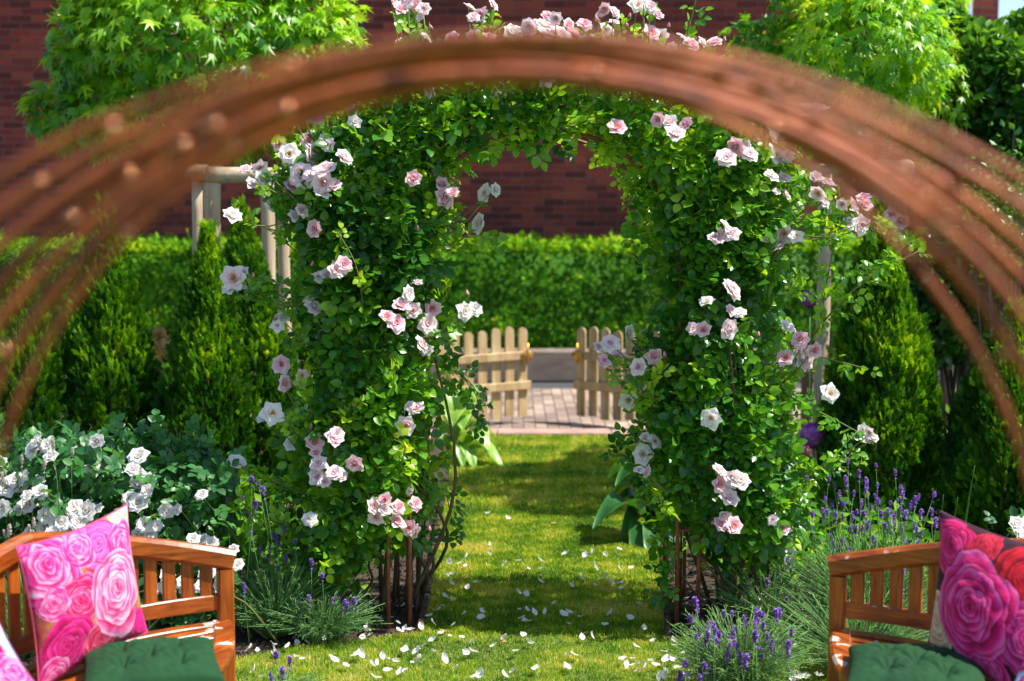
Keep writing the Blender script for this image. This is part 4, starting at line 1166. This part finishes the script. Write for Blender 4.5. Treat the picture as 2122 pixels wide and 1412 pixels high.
lavender(1545, 5.55, .27, .42, 'low lavender clump on the lawn edge in front of the right arch foot', 4800, sp, 42, .8, leaf_h=.30)
LL_ = """522,990 535,1000 545,1010 500,1045 512,1065 530,1040 520,1100 540,1130 555,1150 568,1105 575,1115 590,1150 610,1230 620,1245 640,1240 630,1290 590,1240 555,1210 540,1265 700,1230 715,1245 720,1250 735,1245 590,1090 612,1120
480,1010 470,1030 505,1210 500,1180 508,1260 515,1280 560,1130 578,1175 645,1160 690,1240 712,1262 730,1290 575,1360 600,1362 590,1380 465,1080 530,1170 660,1255"""
sp = [tuple(float(v) for v in w.split(',')) for w in LL_.split()]
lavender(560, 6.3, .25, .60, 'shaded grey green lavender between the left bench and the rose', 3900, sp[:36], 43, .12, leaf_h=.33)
lavender(660, 6.2, .26, .3, 'low lavender spreading at the foot of the left climbing rose', 2400, [(668, 1190), (640, 1235), (690, 1240), (715, 1255), (620, 1275), (735, 1240)], 44, .2, leaf_h=.22)
lavender(595, 5.35, .14, .2, 'small stray lavender sprouting from the grass beside the left bench', 1100, [(572, 1352), (600, 1362), (585, 1385), (560, 1395)], 45, .7, leaf_h=.12)
lavender(1610, 6.35, .24, .36, 'thin lavender tuft on the soil behind the low lavender clump', 1900, [(1612, 1182), (1590, 1200), (1640, 1170), (1638, 1100, .8), (1630, 1240)], 46, .55, leaf_h=.30)
lavender(1790, 5.75, .40, .34, 'shaded lavender stems showing through the right bench slats', 3000, [(1825, 1255), (1872, 1180), (1890, 1210), (1868, 1215), (1930, 1240), (1895, 1150), (1845, 1330), (1835, 1305)], 47, .3, leaf_h=.34)
lavender(25, 6.0, .34, .6, 'pale flowered lavender at the left edge beside the white roses', 3000, [(45, 945), (108, 910), (92, 955), (20, 1090), (60, 1090), (8, 1100), (70, 1075), (5, 985), (30, 1120), (150, 930)], 48, .6, PSPK, .42)

# ------------------------------------------------------------ hostas
def hosta(base_px, base_py, leaves, label, m):
    g = G(base_px, base_py); t = tag(empty('hosta_plant', tuple(g)), label, 'hosta', 'hosta plants by the grass path')
    for tip_px, tip_py, dd, w, L0 in leaves:
        tip = P(tip_px, tip_py, g[1] + dd) - g; n = 11; k = 7
        start = np.array((tip[0] * .25, tip[1] * .25, max(.08, tip[2] * .75 + .06)))
        mid = (start + tip) / 2 + (0, 0, .06 + .25 * L0)
        line = smooth_line([start, mid, tip], 12)[:12]; n = len(line)
        tan = unit(np.gradient(line, axis=0)); side = unit(np.cross(tan, (0, 0, 1))); V = []
        for j in range(n):
            u = j / (n - 1); wd = w * 1.45 * math.sin(PI * u ** .7) ** .8 if 0 < u < 1 else .003
            for i in range(k):
                s = -1 + 2 * i / (k - 1)
                V.append(line[j] + side[j] * s * wd + np.array((0, 0, 1)) * (abs(s) * wd * .35 + .006 * math.sin(s * 9) + .008 * math.sin(u * 12 + s * 3)))
        mb = MB(); mb.add(np.array(V), [grid_faces(n, k)], np.clip(np.tile(np.abs(np.linspace(-1, 1, k)) ** 3 * .35 + .4, n) + random.uniform(-.12, .12), 0, 1))
        lf = mb.build('leaf', m, t)
        mb = MB(); mb.add(*tube(smooth_line([(0, 0, 0), start * (.5, .5, .7), start], 6), .006, 5)); mb.build('leaf_stalk', m, lf)
    return t


def hl(n, c, rx, ry, seed, w=.085):
    r = random.Random(seed); return [(c[0] + r.uniform(-rx, rx), c[1] + r.uniform(-ry, ry), r.uniform(-.35, .3), w * r.uniform(.8, 1.25), .2) for _ in range(n)]


hosta(945, 955, [(1045, 978, -.3, .06, .2), (1025, 905, 0, .055, .2), (1000, 850, .2, .05, .2), (970, 835, .1, .05, .2), (1015, 945, -.2, .055, .2), (985, 870, -.1, .05, .2), (1030, 925, .1, .05, .2), (960, 975, -.35, .05, .2), (985, 985, -.35, .05, .2)] + hl(12, (965, 895), 50, 60, 1),
      'sunlit yellow green hosta left of the grass path behind the arch', M['hosta'])
hosta(1370, 1115, [(1228, 1098, -.25, .075, .25), (1260, 992, .3, .075, .2), (1265, 1035, .1, .075, .2), (1310, 1165, -.3, .07, .1), (1285, 1125, -.1, .08, .2), (1275, 1010, -.1, .08, .2), (1255, 1075, 0, .075, .2), (1380, 1230, -.3, .05, .1), (1345, 1180, -.4, .05, .1), (1300, 1070, .1, .05, .2), (1420, 1190, -.3, .05, .1)] + hl(9, (1350, 1050), 60, 60, 2),
      'dark green hosta arching over the grass at the right arch foot', M['hosta_dark'])

# ------------------------------------------------------------ alliums and small flowers
def ball_flower(name, px, py, d, R, m, label, cat, n=420, grp=None, stalk='blade'):
    g = P(px, py, d); t = tag(empty(name, (g[0], d, 0)), label, cat, grp)
    u = unit(rng.normal(size=(n, 3))); V0, F0 = petal(1, .22, .2, .3, 3, 3, .05)
    Mx = frames(unit(np.cross(u, rng.normal(size=(n, 3)))), u)
    mb = MB(); pos = u * R * rng.uniform(.86, 1.0, (n, 1)) + (0, 0, g[2])
    tn = rng.uniform(.1, 1, n)
    for a in range(5):
        c, s = math.cos(a * 1.257), math.sin(a * 1.257)
        Va = np.stack([V0[:, 0] * c - V0[:, 1] * s, V0[:, 0] * s + V0[:, 1] * c, V0[:, 2]], 1)
        V, F = scatter(Va, [F0], Mx, pos, np.full(n, R * .24)); mb.add(V, F, np.repeat(tn, 9))
    mb.build('flower_head', M[m], t)
    mb = MB()
    for i in range(60): mb.add(*tube([(0, 0, g[2]), tuple(u[i] * R * .9 + (0, 0, g[2]))], .0012, 4), tint=.3)
    mb.add(*tube([(0, 0, 0), (.01, 0, g[2] * .5), (0, 0, g[2])], .006, 6), tint=.4); mb.build('stalk', M[stalk], t)
    return t


ball_flower('allium', 1678, 620, 9.4, .062, 'allium', 'round purple allium head next to the pale tree stake', 'allium', grp='purple alliums')
ball_flower('allium', 1686, 903, 8.6, .082, 'allium', 'larger purple allium head low beside the broad thuja', 'allium', grp='purple alliums')
ball_flower('dried_allium', 330, 690, 10.2, .05, 'seedhead', 'dried tan allium seed head between two left thujas', 'seed head', 220, stalk='seedhead')
ball_flower('pink_flower', 1670, 934, 8.0, .026, 'magenta', 'tiny bright magenta flower under the low purple allium', 'flower', 60)
ball_flower('blue_flower', 1315, 901, 9.5, .018, 'blue', 'tiny deep blue flower left of the right climbing rose', 'flower', 60)
# yellow sedge and rough leaves glimpsed between the thujas
t = tag(empty('yellow_perennial', (P(332, 760, 10.3)[0], 10.3, 0)), 'yellowing perennial below the dried seed head', 'plant')
n = 420; q = np.stack([rng.normal(0, .07, n), rng.normal(0, .08, n), rng.uniform(.1, .95, n)], 1)
V, F = scatter(LEAF_LO[0], LEAF_LO[1], frames(rng.normal(0, .5, (n, 3)) + (0, 0, 1), rng.normal(size=(n, 3))), q, rng.uniform(.05, .09, n))
MB().add(V, F, np.repeat(rng.uniform(.3, 1, n), 9)).build('foliage', M['seedhead'], t)
t = tag(empty('iris_leaves', (P(1985, 1100, 6.9)[0], 6.9, 0)), 'upright narrow iris leaves behind the right pillow', 'plant')
for dx, px, py in ((0, 2020, 965), (-.05, 1985, 1030), (-.08, 1955, 1025)):
    tip = P(px, py, 6.9) - np.array(t.location); l = smooth_line([(dx, 0, 0), (tip[0] * .6 + dx * .4, .02, tip[2] * .6), tip], 12)
    mb = MB(); mb.add(*sweep(l, rsec(.022, .003, .001), (0, 1, 0), True, np.linspace(1, .1, len(l)))); mb.build('leaf', M['blade'], t)
# low green weeds along the border backs
n = 2600; X = np.concatenate([rng.uniform(-3.2, -.75, n), rng.uniform(1.55, 3.6, n)]); Y = rng.uniform(8.6, 11.8, 2 * n)
X = np.concatenate([X, rng.uniform(-2.3, -.75, 1900), rng.uniform(1.05, 2.3, 1300)]); Y = np.concatenate([Y, rng.uniform(6.75, 8.6, 1900), rng.uniform(7.1, 8.6, 1300)])
k = np.abs(X - .2) > .84; X, Y = X[k], Y[k]; q = np.stack([X, Y, rng.random(len(X)) ** 2 * .28], 1)
V, F = scatter(LEAF_LO[0], LEAF_LO[1], frames(rng.normal(0, .7, (len(q), 3)) + (0, 0, .5), rng.normal(0, .4, (len(q), 3)) + (0, -.4, 1)), q, rng.uniform(.05, .10, len(q)))
tag(MB().add(V, F, np.repeat(rng.uniform(.1, .8, len(q)), 9)).build('ground_cover', M['hedge']), kind='stuff')

# ------------------------------------------------------------ fallen petals
def petal_me(seed):
    r = random.Random(seed); V, F = petal(1, .52, .55, -.5, 5, 5, .10, seed); V[:, 1] -= .5
    return mesh_data('fallen_petal_mesh', V, [F], M['petal_white'], tint=np.clip(np.full(25, .85) + np.repeat(np.linspace(-.3, .1, 5), 5), 0, 1))


FP = [petal_me(i) for i in range(5)]
ZP = """420,495 540,520 445,665 435,715 305,740 275,765 215,765 305,783 592,752 520,775 715,750 722,793 850,718 955,723 1000,718 1075,728 1148,690 1190,602 650,795 200,830 225,828 228,878 315,898 352,875 722,872 1015,795
1152,795 1213,790 940,850 1072,845 1018,885 885,890 1160,875 1105,872 1155,905 1303,907 595,927 637,933 792,982 190,945 205,957 235,975 185,1002 148,1025 295,1045 392,1015 395,1040 390,1063 598,1020 648,1030 683,1040
735,1040 848,1048 880,1040 943,1060 1100,1043 1212,1065 1258,988 240,1103 60,1115 613,1070 632,1085 655,1083 872,1098 1072,1103 1283,1128 165,1150 218,1165 285,1170 340,1200 518,1178 628,1160 945,1172 997,1172 1335,1188
118,1190 455,1222 588,1250 667,1210 1248,1228 1450,1195 1458,1218 75,1220 45,1237 135,1250 35,1257 315,1262 355,1257 858,1275 905,1270 1397,1250 1168,1293 1220,1290 1315,1305 1405,1300 1452,1300 1508,1257 1535,1295
188,1300 248,1337 55,1297 10,1310 865,1338 1182,1325 1228,1325 1268,1315 1357,1328 1245,1355 1285,1350 1405,1360 690,1352 560,1365 355,1387 385,1375 1388,1398 1475,1400 1500,1395 1530,1385 520,1390 1475,1340"""
ZQ = """300,1205 165,1252 210,1238 365,1233 298,1265 295,1283 410,1290 445,1297 190,1362 237,1390 557,1190 583,1167 418,1187 402,1163 468,1195 613,1310 668,1333 712,1285 728,1275 752,1280 757,1187 800,1173 805,1335 828,1325
858,1288 890,1300 928,1312 975,1258 945,1375 980,1360 832,1400 885,1358 850,1075 790,1120 965,1010 950,1155 355,1128 405,1135 1040,1262"""
ZR = """430,1400 540,1400 590,1395 1185,1370 1215,1385 1250,1375 1235,1395 1170,1400 1200,1395 1260,1390 1320,1390 1240,1320 1190,1225 1255,1120 1240,970 1240,1000 1195,1145 1240,1090 1235,1175 680,1255 670,1190 590,930 990,940 1020,930"""
pts = [(850 + float(a) / 2.653, 880 + float(b) / 2.653) for a, b in (w.split(',') for w in ZP.split())]
pts += [(450 + float(a) / 2.5127, 850 + float(b) / 2.5127) for a, b in (w.split(',') for w in ZQ.split())]
pts += [(1200 + float(a) / 2.6545, 880 + float(b) / 2.6545) for a, b in (w.split(',') for w in ZR.split())]
rp = random.Random(5)
for _ in range(26): pts.append((rp.uniform(700, 900), rp.uniform(1240, 1300)))
for _ in range(14): pts.append((rp.uniform(330, 470), rp.uniform(1262, 1290)))
for i, (px, py) in enumerate(pts):
    g = G(px, py, .022 + rp.uniform(0, .012)); on_soil = not inside(lawn_poly, np.array([g[0]]), np.array([g[1]]))[0]
    o = link('fallen_petal', FP[i % 5]); s = rp.uniform(.024, .041) * (.8 if on_soil else 1); 
    o.location = (g[0], g[1], .008 if on_soil else g[2]); o.scale = (s * rp.uniform(.65, 1.05), s, s * rp.uniform(.6, 1.7)); o.rotation_euler = (rp.uniform(-.5, .5), rp.uniform(-.5, .5), rp.uniform(0, 6.28))
    if on_soil: tag(o, 'white fallen rose petal lying on bare soil', 'petal', 'fallen petals on the soil')
    else: tag(o, 'white fallen rose petal lying on the grass', 'petal', 'fallen petals on the lawn')
# a few dry brown leaves
dm = mesh_data('dry_leaf_mesh', LEAF[0], LEAF[1], M['seedhead'], tint=np.full(len(LEAF[0]), .3))
for px, py in ((1142, 1085), (1080, 1190), (1096, 1178), (1240, 1262), (1035, 1330), (1168, 1385), (1270, 1250), (1210, 1310), (910, 1310), (850, 1315), (1115, 1300), (1240, 1236), (1062, 1038)):
    g = G(px, py, .02); o = link('dry_leaf', dm); o.location = tuple(g); o.scale = (.035,) * 3; o.rotation_euler = (.2, .2, px)
    tag(o, 'small dry tan leaf lying on the grass', 'leaf', 'dry leaves on the lawn')

# ------------------------------------------------------------ benches
def bench(cx, cy, rz, label):
    t = tag(empty('curved_bench', (cx, cy, 0), rz), label, 'bench', 'curved wooden benches facing each other')
    R = 1.05; PH = 41
    pol = lambda ph, r, z: (r * math.sin(math.radians(ph)), r * math.cos(math.radians(ph)), z)
    zt = lambda ph: .652 + .17 * (1 - abs(ph / PH) ** 1.15)
    fr = lambda x: .40 + .75 * abs(x) ** 1.8
    pts = [pol(p, R, zt(p)) for p in np.linspace(-PH - 1.6, PH + 1.6, 31)]
    mb = MB(); mb.add(*sweep(pts, rsec(.058, .075, .014), (0, 0, 1))); mb.build('top_rail', M['wood_h'], t, False)
    mb = MB(); mb.add(*sweep([pol(p, R, .495) for p in np.linspace(-PH + 1, PH - 1, 25)], rsec(.026, .058, .004))); mb.build('lower_rail', M['wood_h'], t, False)
    n = 21
    for i in range(n):
        ph = -PH + 2 * PH * (i + 1) / (n + 1)
        mb = MB(); c = math.radians(ph); ref = (math.sin(c), math.cos(c), 0)
        mb.add(*sweep([pol(ph, R, .520), pol(ph, R, zt(ph) - .034)], rsec(.046, .016, .003), ref)); mb.build('slat', M['wood_v'], t, False)
    for ph in (-PH, -14, 14, PH):
        c = math.radians(ph); ref = (math.sin(c), math.cos(c), 0)
        if abs(ph) == PH:
            mb = MB(); mb.add(*sweep([pol(ph, R, 0), pol(ph, R, .33), pol(ph, R, zt(ph) - .036)], rsec(.056, .056, .006), ref)); mb.build('post', M['wood_v'], t, False)
        else:
            mb = MB(); mb.add(*sweep([pol(ph, R, 0), pol(ph, R, .40)], rsec(.056, .056, .006), ref)); mb.build('leg', M['wood_v'], t, False)
    for x in (-.30, .30):
        mb = MB(); mb.add(*sweep([(x, fr(x) + .04, 0), (x, fr(x) + .04, .405)], rsec(.055, .055, .006), (0, 1, 0))); mb.build('leg', M['wood_v'], t, False)
    # front member of the seat, bowed forward, and its apron
    xs = np.linspace(-.665, .665, 41); line = np.array([(x, fr(x) + .035, .418) for x in xs])
    mb = MB(); mb.add(*sweep(line, rsec(.075, .030, .009))); mb.build('seat_front', M['wood_s'], t, False)
    mb = MB(); mb.add(*sweep(line + (0, .006, -.052), rsec(.024, .070, .003))); mb.build('apron', M['wood_h'], t, False)
    mb = MB(); mb.add(*sweep([pol(p, R - .045, .418) for p in np.linspace(-PH + 1, PH - 1, 31)], rsec(.052, .026, .004))); mb.build('seat_back', M['wood_s'], t, False)
    for sgn, mid in ((0, 0), (1, 27.3), (-1, -27.3)):
        c = math.radians(mid); nd = np.array((math.sin(c), math.cos(c))); td = np.array((math.cos(c), -math.sin(c)))
        for j in range(8):
            r = R - .116 - .070 * j
            u = np.linspace(-.6, .6, 240); q = nd * r + td * u[:, None]
            ang = np.degrees(np.arctan2(q[:, 0], q[:, 1]))
            ok = (np.abs(ang - mid) < 13.2) & (q[:, 1] > .40 + .75 * np.abs(q[:, 0]) ** 1.8 + .073) & (np.hypot(q[:, 0], q[:, 1]) < R - .075)
            if sgn: ok = (np.abs(ang) > 14.2) & (np.sign(ang) == sgn) & (q[:, 1] > .40 + .75 * np.abs(q[:, 0]) ** 1.8 + .073) & (np.hypot(q[:, 0], q[:, 1]) < R - .075)
            if ok.sum() < 8: continue
            a, b = q[ok][0], q[ok][-1]
            mb = MB(); mb.add(*bar((*a, .417), (*b, .417), .047, .018)); mb.build('seat_slat', M['wood_s'], t, False)
    return t


bench(-.65, 4.10, math.radians(63), 'curved slatted wooden bench at the lower left with the peony pillow')
bench(.77, 4.00, math.radians(-63), 'curved slatted wooden bench at the lower right with the magenta rose pillow')


# ------------------------------------------------------------ printed pillows and seat cushions
def hsv(h, s, v):
    import colorsys
    return np.array(colorsys.hsv_to_rgb(h, s, v))


def rose_print(U, V, roses, base, seed=0):
    """printed blooms: every rose is painted petal by petal from its outer ring inwards"""
    r = np.random.default_rng(seed)
    q = np.stack([U, V, U * 0], 1)
    nz = np.clip(.5 + .6 * noise(q + seed, 4.5), 0, 1)[:, None]
    col = np.array(base[0]) * (1 - nz) + np.array(base[1]) * nz
    for (cu, cv, R, dark, mid, light, ph, sq) in roses:
        du, dv = U - cu, (V - cv) * sq
        du = du + .012 * noise(q + ph, 7); dv = dv + .012 * noise(q + ph + 5, 7)
        near = np.hypot(du, dv) < R * 1.35
        ii = np.nonzero(near)[0]; x, y = du[ii], dv[ii]; sub = col[ii]
        dark, mid, light = map(np.array, (dark, mid, light))
        rings = [(1.0, 5, .0), (.86, 5, .06), (.72, 5, .05), (.58, 5, .06), (.45, 4, .05), (.33, 4, .04), (.22, 3, .03), (.12, 2, .0)]
        cx = cy = 0.0
        for k, (ro, cnt, off) in enumerate(rings):
            a0 = r.uniform(0, 6.28); cx += r.normal(0, .018) * R; cy += r.normal(-.01, .018) * R
            xx, yy = x - cx, y - cy; rr = np.hypot(xx, yy) / R; th = np.arctan2(yy, xx)
            for j in range(cnt):
                ang = a0 + 2 * PI * j / cnt + r.uniform(-.2, .2); hw = PI / cnt * r.uniform(1.25, 1.7)
                dl = (th - ang + PI) % (2 * PI) - PI; t_ = dl / hw
                out = ro * r.uniform(.9, 1.08) * (1 - .20 * np.abs(t_) ** 2.4 + .03 * np.sin(t_ * 5 + ph + j))
                a = np.clip((out - rr) / .022, 0, 1) * np.clip((1 - np.abs(t_)) / .06, 0, 1)
                rin = max(0, ro - .36)
                f = np.clip((rr - rin) / np.maximum(out - rin, .05), 0, 1)
                shade = f ** 2.0 * (.85 + .25 * np.cos(t_ * 2.2 + r.uniform(-1, 1))) + .10 * np.sin(t_ * 7 + f * 3 + ph) + r.uniform(-.16, .16)
                shade = np.clip(shade, 0, 1)[:, None]
                c = np.where(shade < .5, dark + (mid - dark) * (shade * 2), mid + (light - mid) * (shade * 2 - 1))
                sh = np.clip(1 - (rr - out) / .05, 0, 1) * (rr > out) * np.clip((1 - np.abs(t_)) / .2, 0, 1) * .38
                sub = sub * (1 - sh[:, None] * (1 - dark * .7))
                sub = sub * (1 - a[:, None]) + c * a[:, None]
        col[ii] = sub
    return np.clip(col, 0, 1) ** 1.5 * .88


def print_mat():
    m, t, b = mat('printed_cotton')
    at = t.nodes.new('ShaderNodeAttribute'); at.attribute_name = 'print'; t.links.new(at.outputs['Color'], b.inputs['Base Color'])
    b.inputs['Roughness'].default_value = .8; b.inputs['Specular IOR Level'].default_value = .2
    b.inputs['Sheen Weight'].default_value = .1
    nz = t.nodes.new('ShaderNodeTexNoise'); nz.inputs['Scale'].default_value = 9; bp = t.nodes.new('ShaderNodeBump'); bp.inputs['Strength'].default_value = .35; bp.inputs['Distance'].default_value = .02
    t.links.new(nz.outputs[0], bp.inputs['Height']); t.links.new(bp.outputs[0], b.inputs['Normal'])
    return m
M['print'] = print_mat()


def pillow(corners, thick, roses, base, label, seed, piping, n=190):
    """corners TL, TR, BR, BL in world space; the front faces the camera"""
    TL, TR, BR, BL = [np.array(c) for c in corners]
    ctr = (TL + TR + BR + BL) / 4
    t = tag(empty('pillow', tuple(ctr)), label, 'pillow', 'rose print pillows on the benches')
    s = np.linspace(0, 1, n); Ug, Vg = np.meshgrid(s, s); U, Vv = Ug.ravel(), Vg.ravel()
    # edges bow inwards between the pointed corners
    bu = (Vv - .5) ** 2 * 4; bv = (U - .5) ** 2 * 4
    U2 = .5 + (U - .5) * (1 - .09 * (1 - bu)); V2 = .5 + (Vv - .5) * (1 - .09 * (1 - bv))
    Pp = (TL * ((1 - U2) * (1 - V2))[:, None] + TR * (U2 * (1 - V2))[:, None] + BR * (U2 * V2)[:, None] + BL * ((1 - U2) * V2)[:, None])
    N = np.cross(TR - TL, BL - TL); N = N / np.linalg.norm(N)
    if N[1] > 0: N = -N
    prof = (np.sin(PI * U) * np.sin(PI * Vv)) ** .48
    q = np.stack([U, Vv, U * 0], 1)
    wr = .006 * noise(q + seed, 6) * np.sin(PI * U) * np.sin(PI * Vv)
    front = Pp + N * (prof * thick + wr)[:, None] - ctr
    back = Pp - N * (prof * thick)[:, None] - ctr
    V = np.concatenate([front, back]); f = grid_faces(n, n)
    col = rose_print(U, Vv, roses, base, seed)
    me = mesh_data('cover', V, [np.concatenate([f, (f + n * n)[:, ::-1]])], M['print'], col=np.concatenate([col, col]))
    link('cover', me, t)
    idx = [i for i in range(n)] + [n - 1 + n * i for i in range(1, n)] + [n * n - 1 - i for i in range(1, n)] + [n * (n - 1 - i) for i in range(1, n)]
    mb = MB(); mb.add(*tube(front[idx][::3], .0035, 6, tuple(N))); mb.build('piping', M[piping], t)
    return t


MG = (.42, .003, .14); HP = (.74, .02, .29); LP = (.84, .13, .44); WP = (.88, .58, .74); DR = (.45, .0, .10)
pillow([P(33, 1134, 4.40), P(263, 1046, 4.76), P(305, 1310, 4.68), P(80, 1436, 4.34)], .085,
       [(.16, .20, .27, HP, LP, WP, 1.0, .9), (.95, .06, .16, (.30, .38, .25), (.62, .75, .55), (.85, .93, .90), 2.0, 1.0), (.60, .16, .24, MG, (.94, .30, .66), LP, 3.1, 1.15),
        (.42, .14, .15, HP, LP, WP, .4, 1), (.84, .26, .17, HP, LP, WP, 4.2, .8), (.34, .50, .20, DR, (.85, .03, .28), (.95, .35, .55), 2.6, 1.0), (.13, .46, .12, HP, LP, WP, 5.2, 1), (.20, .80, .22, MG, HP, LP, 1.9, 1.0),
        (.10, .97, .14, HP, LP, WP, .9, 1), (.50, .88, .16, DR, (.80, .04, .20), (.92, .35, .45), 2.2, 1), (.93, .90, .12, MG, (.9, .02, .45), HP, 1.1, 1), (.68, .57, .29, (.74, .02, .24), (.84, .26, .50), (.90, .66, .76), .6, .82)],
       ((.50, .02, .16), (.62, .42, .14)), 'large pillow with pale pink peony print leaning on the left bench', 3, 'piping')
pillow([P(-150, 1250, 4.30), P(-3, 1288, 4.2), P(88, 1432, 4.05), P(-90, 1560, 3.9)], .075,
       [(.62, .35, .34, MG, HP, LP, 1.4, 1), (.9, .75, .22, HP, LP, WP, 3.4, 1), (.2, .8, .3, MG, HP, LP, .2, 1)],
       ((.50, .62, .85), (.70, .80, .95)), 'pale blue and magenta flower pillow at the lower left corner', 4, 'piping_dark', 130)
CR = (.62, .40, .26)
pillow([P(1948, 1060, 4.68), P(2240, 1152, 4.28), P(2135, 1475, 4.15), P(1924, 1332, 4.60)], .085,
       [(.16, .22, .20, (.40, .0, .09), (.80, .015, .26), (.90, .16, .46), .8, .85), (.42, .10, .12, (.30, .0, .04), (.65, .02, .10), (.8, .10, .2), 2.1, 1), (.80, .22, .27, (.22, .0, .02), (.62, .01, .05), (.80, .03, .12), 1.5, 1),
        (.90, .62, .25, (.35, .01, .14), (.70, .05, .32), (.85, .25, .55), 3.3, 1), (.10, .82, .22, CR, (.78, .60, .42), (.90, .80, .66), 2.7, .9), (.62, .96, .22, (.45, .0, .16), (.80, .06, .36), (.90, .30, .60), .3, 1),
        (.45, .55, .36, (.42, .0, .13), (.80, .03, .30), (.90, .26, .56), 1.0, .92)],
       ((.06, .02, .04), (.16, .03, .07)), 'pillow with dark magenta and red rose print against the right bench', 6, 'piping_dark')
pillow([P(2138, 1325, 4.20), P(2330, 1300, 4.0), P(2300, 1520, 3.9), P(2062, 1500, 4.05)], .07,
       [(.25, .25, .3, MG, HP, LP, 1.4, 1), (.35, .75, .25, MG, (.85, .1, .6), LP, 3.4, 1)],
       ((.50, .62, .85), (.70, .80, .95)), 'pale blue pillow with pink flowers at the lower right corner', 8, 'piping_dark', 110)


def seat_cushion(c, rot, label, side=.43, seed=0):
    t = tag(empty('seat_cushion', tuple(c), rot), label, 'cushion', 'green tufted seat cushions')
    n = 81; s = np.linspace(-1, 1, n); U, V = np.meshgrid(s, s); u, v = U.ravel(), V.ravel()
    bow = 1 - .05 * (1 - v ** 2) ; bow2 = 1 - .05 * (1 - u ** 2)
    x = u * side / 2 * bow; y = v * side / 2 * bow2
    env = np.clip((1 - u ** 2) * (1 - v ** 2), 0, 1) ** .32
    h = .068 * env
    for tu, tv in ((0, 0), (-.42, -.42), (.42, -.42), (-.42, .42), (.42, .42)):
        d = np.hypot(u - tu, v - tv); th = np.arctan2(v - tv, u - tu)
        h -= .034 * env * np.exp(-(d / .14) ** 2) + .012 * env * np.exp(-(d / .42) ** 2) * (1 + .8 * np.cos(4 * th + .4 * seed)) * .5 + .006 * np.exp(-(d / .3) ** 2) * np.cos(9 * th + seed)
    q = np.stack([u, v, u * 0], 1); h += .004 * noise(q + seed, 5) * env
    top = np.stack([x, y, .022 + h], 1); bot = np.stack([x, y, .022 - .016 * env], 1)
    f = grid_faces(n, n); me = mesh_data('pad', np.concatenate([top, bot]), [np.concatenate([f, (f + n * n)[:, ::-1]])], M['cushion'])
    link('pad', me, t)
    for tu, tv in ((0, 0), (-.42, -.42), (.42, -.42), (-.42, .42), (.42, .42)):
        k = np.argmin(np.hypot(u - tu, v - tv)); a = np.linspace(0, 1, 5)
        mb = MB(); mb.add(*sweep(np.stack([0 * a, 0 * a, a * .006], 1), circ(1, 10), (0, 1, 0), True, .008 * np.sqrt(1.001 - a ** 2))); o = mb.build('button', M['cushion'], t); o.location = Vector(top[k]) + Vector((0, 0, -.002))
    return t


seat_cushion((-1.15, 4.42, .438), math.radians(17), 'bright green tufted seat cushion under the peony pillow', seed=1)
seat_cushion((1.27, 4.36, .435), math.radians(-15), 'dark green tufted seat cushion in the shade of the right bench', seed=2)

# ------------------------------------------------------------ rusty hoop arch close to the camera
t = tag(empty('rusty_hoop_arch', (0, 1.45, 0)), 'blurred arch of bent rusty metal rods close to the camera', 'metal arch')
def hoop(apex_y, left_y, right_y, d, r, seed):
    sc = FPX / d; ap = P(1061, apex_y, d)
    lh = (left_y - apex_y) / sc; rh = (right_y - apex_y) / sc; hw = 1061 / sc
    Rl = (hw ** 2 + lh ** 2) / (2 * lh); Rr = (hw ** 2 + rh ** 2) / (2 * rh)
    rr = random.Random(seed); pts = []
    cz = ap[2]
    for a in np.linspace(PI, PI / 2, 26): pts.append((Rl * math.cos(a), d - 1.45, cz - Rl + Rl * math.sin(a)))
    for a in np.linspace(PI / 2, 0, 26)[1:]: pts.append((Rr * math.cos(a), d - 1.45, cz - Rr + Rr * math.sin(a)))
    pts = np.array(pts)
    pts[:, 2] += .003 * np.sin(pts[:, 0] * 9 + seed) ; pts[:, 1] += .010 * np.sin(pts[:, 0] * 5 + seed * 2)
    l0 = pts[0].copy(); r0 = pts[-1].copy()
    L = [np.array((l0[0], l0[1], z)) for z in (0, l0[2] * .5)] if l0[2] > .1 else []
    Rp = [np.array((r0[0], r0[1], z)) for z in (r0[2] * .5, 0)] if r0[2] > .1 else []
    line = np.array(L + list(pts) + Rp)
    mb = MB(); rad = r * (1 + .06 * np.sin(np.arange(len(line)) * 1.7 + seed)); mb.add(*tube(line, rad, 12, (0, 1, 0)))
    # polished beads added along the rod to catch sun glints
    wb = mb
    for i in range(8 if r > .0052 else 1):
        k = rr.randrange(4, len(line) - 4); c = line[k] + np.array((rr.uniform(-.03, .03), -r * .7, r * .45)); rb = rr.uniform(.005, .009)
        a = np.linspace(.02, PI - .02, 9)
        wb.add(*sweep(c + np.stack([0 * a, 0 * a, -np.cos(a) * rb], 1), circ(1, 12), (0, 1, 0), True, rb * np.sin(a)), m=1)
    wb.build('hoop', [M['rust'], M['glint']], t)


for i, a in enumerate([(74, 370, 362, 1.36, .0055), (94, 435, 430, 1.42, .0073), (112, 498, 508, 1.50, .0073), (128, 572, 578, 1.52, .0073), (144, 660, 660, 1.46, .0073), (154, 752, 745, 1.52, .0073),
                         (168, 900, 900, 1.56, .0050)]):
    hoop(*a, seed=i)
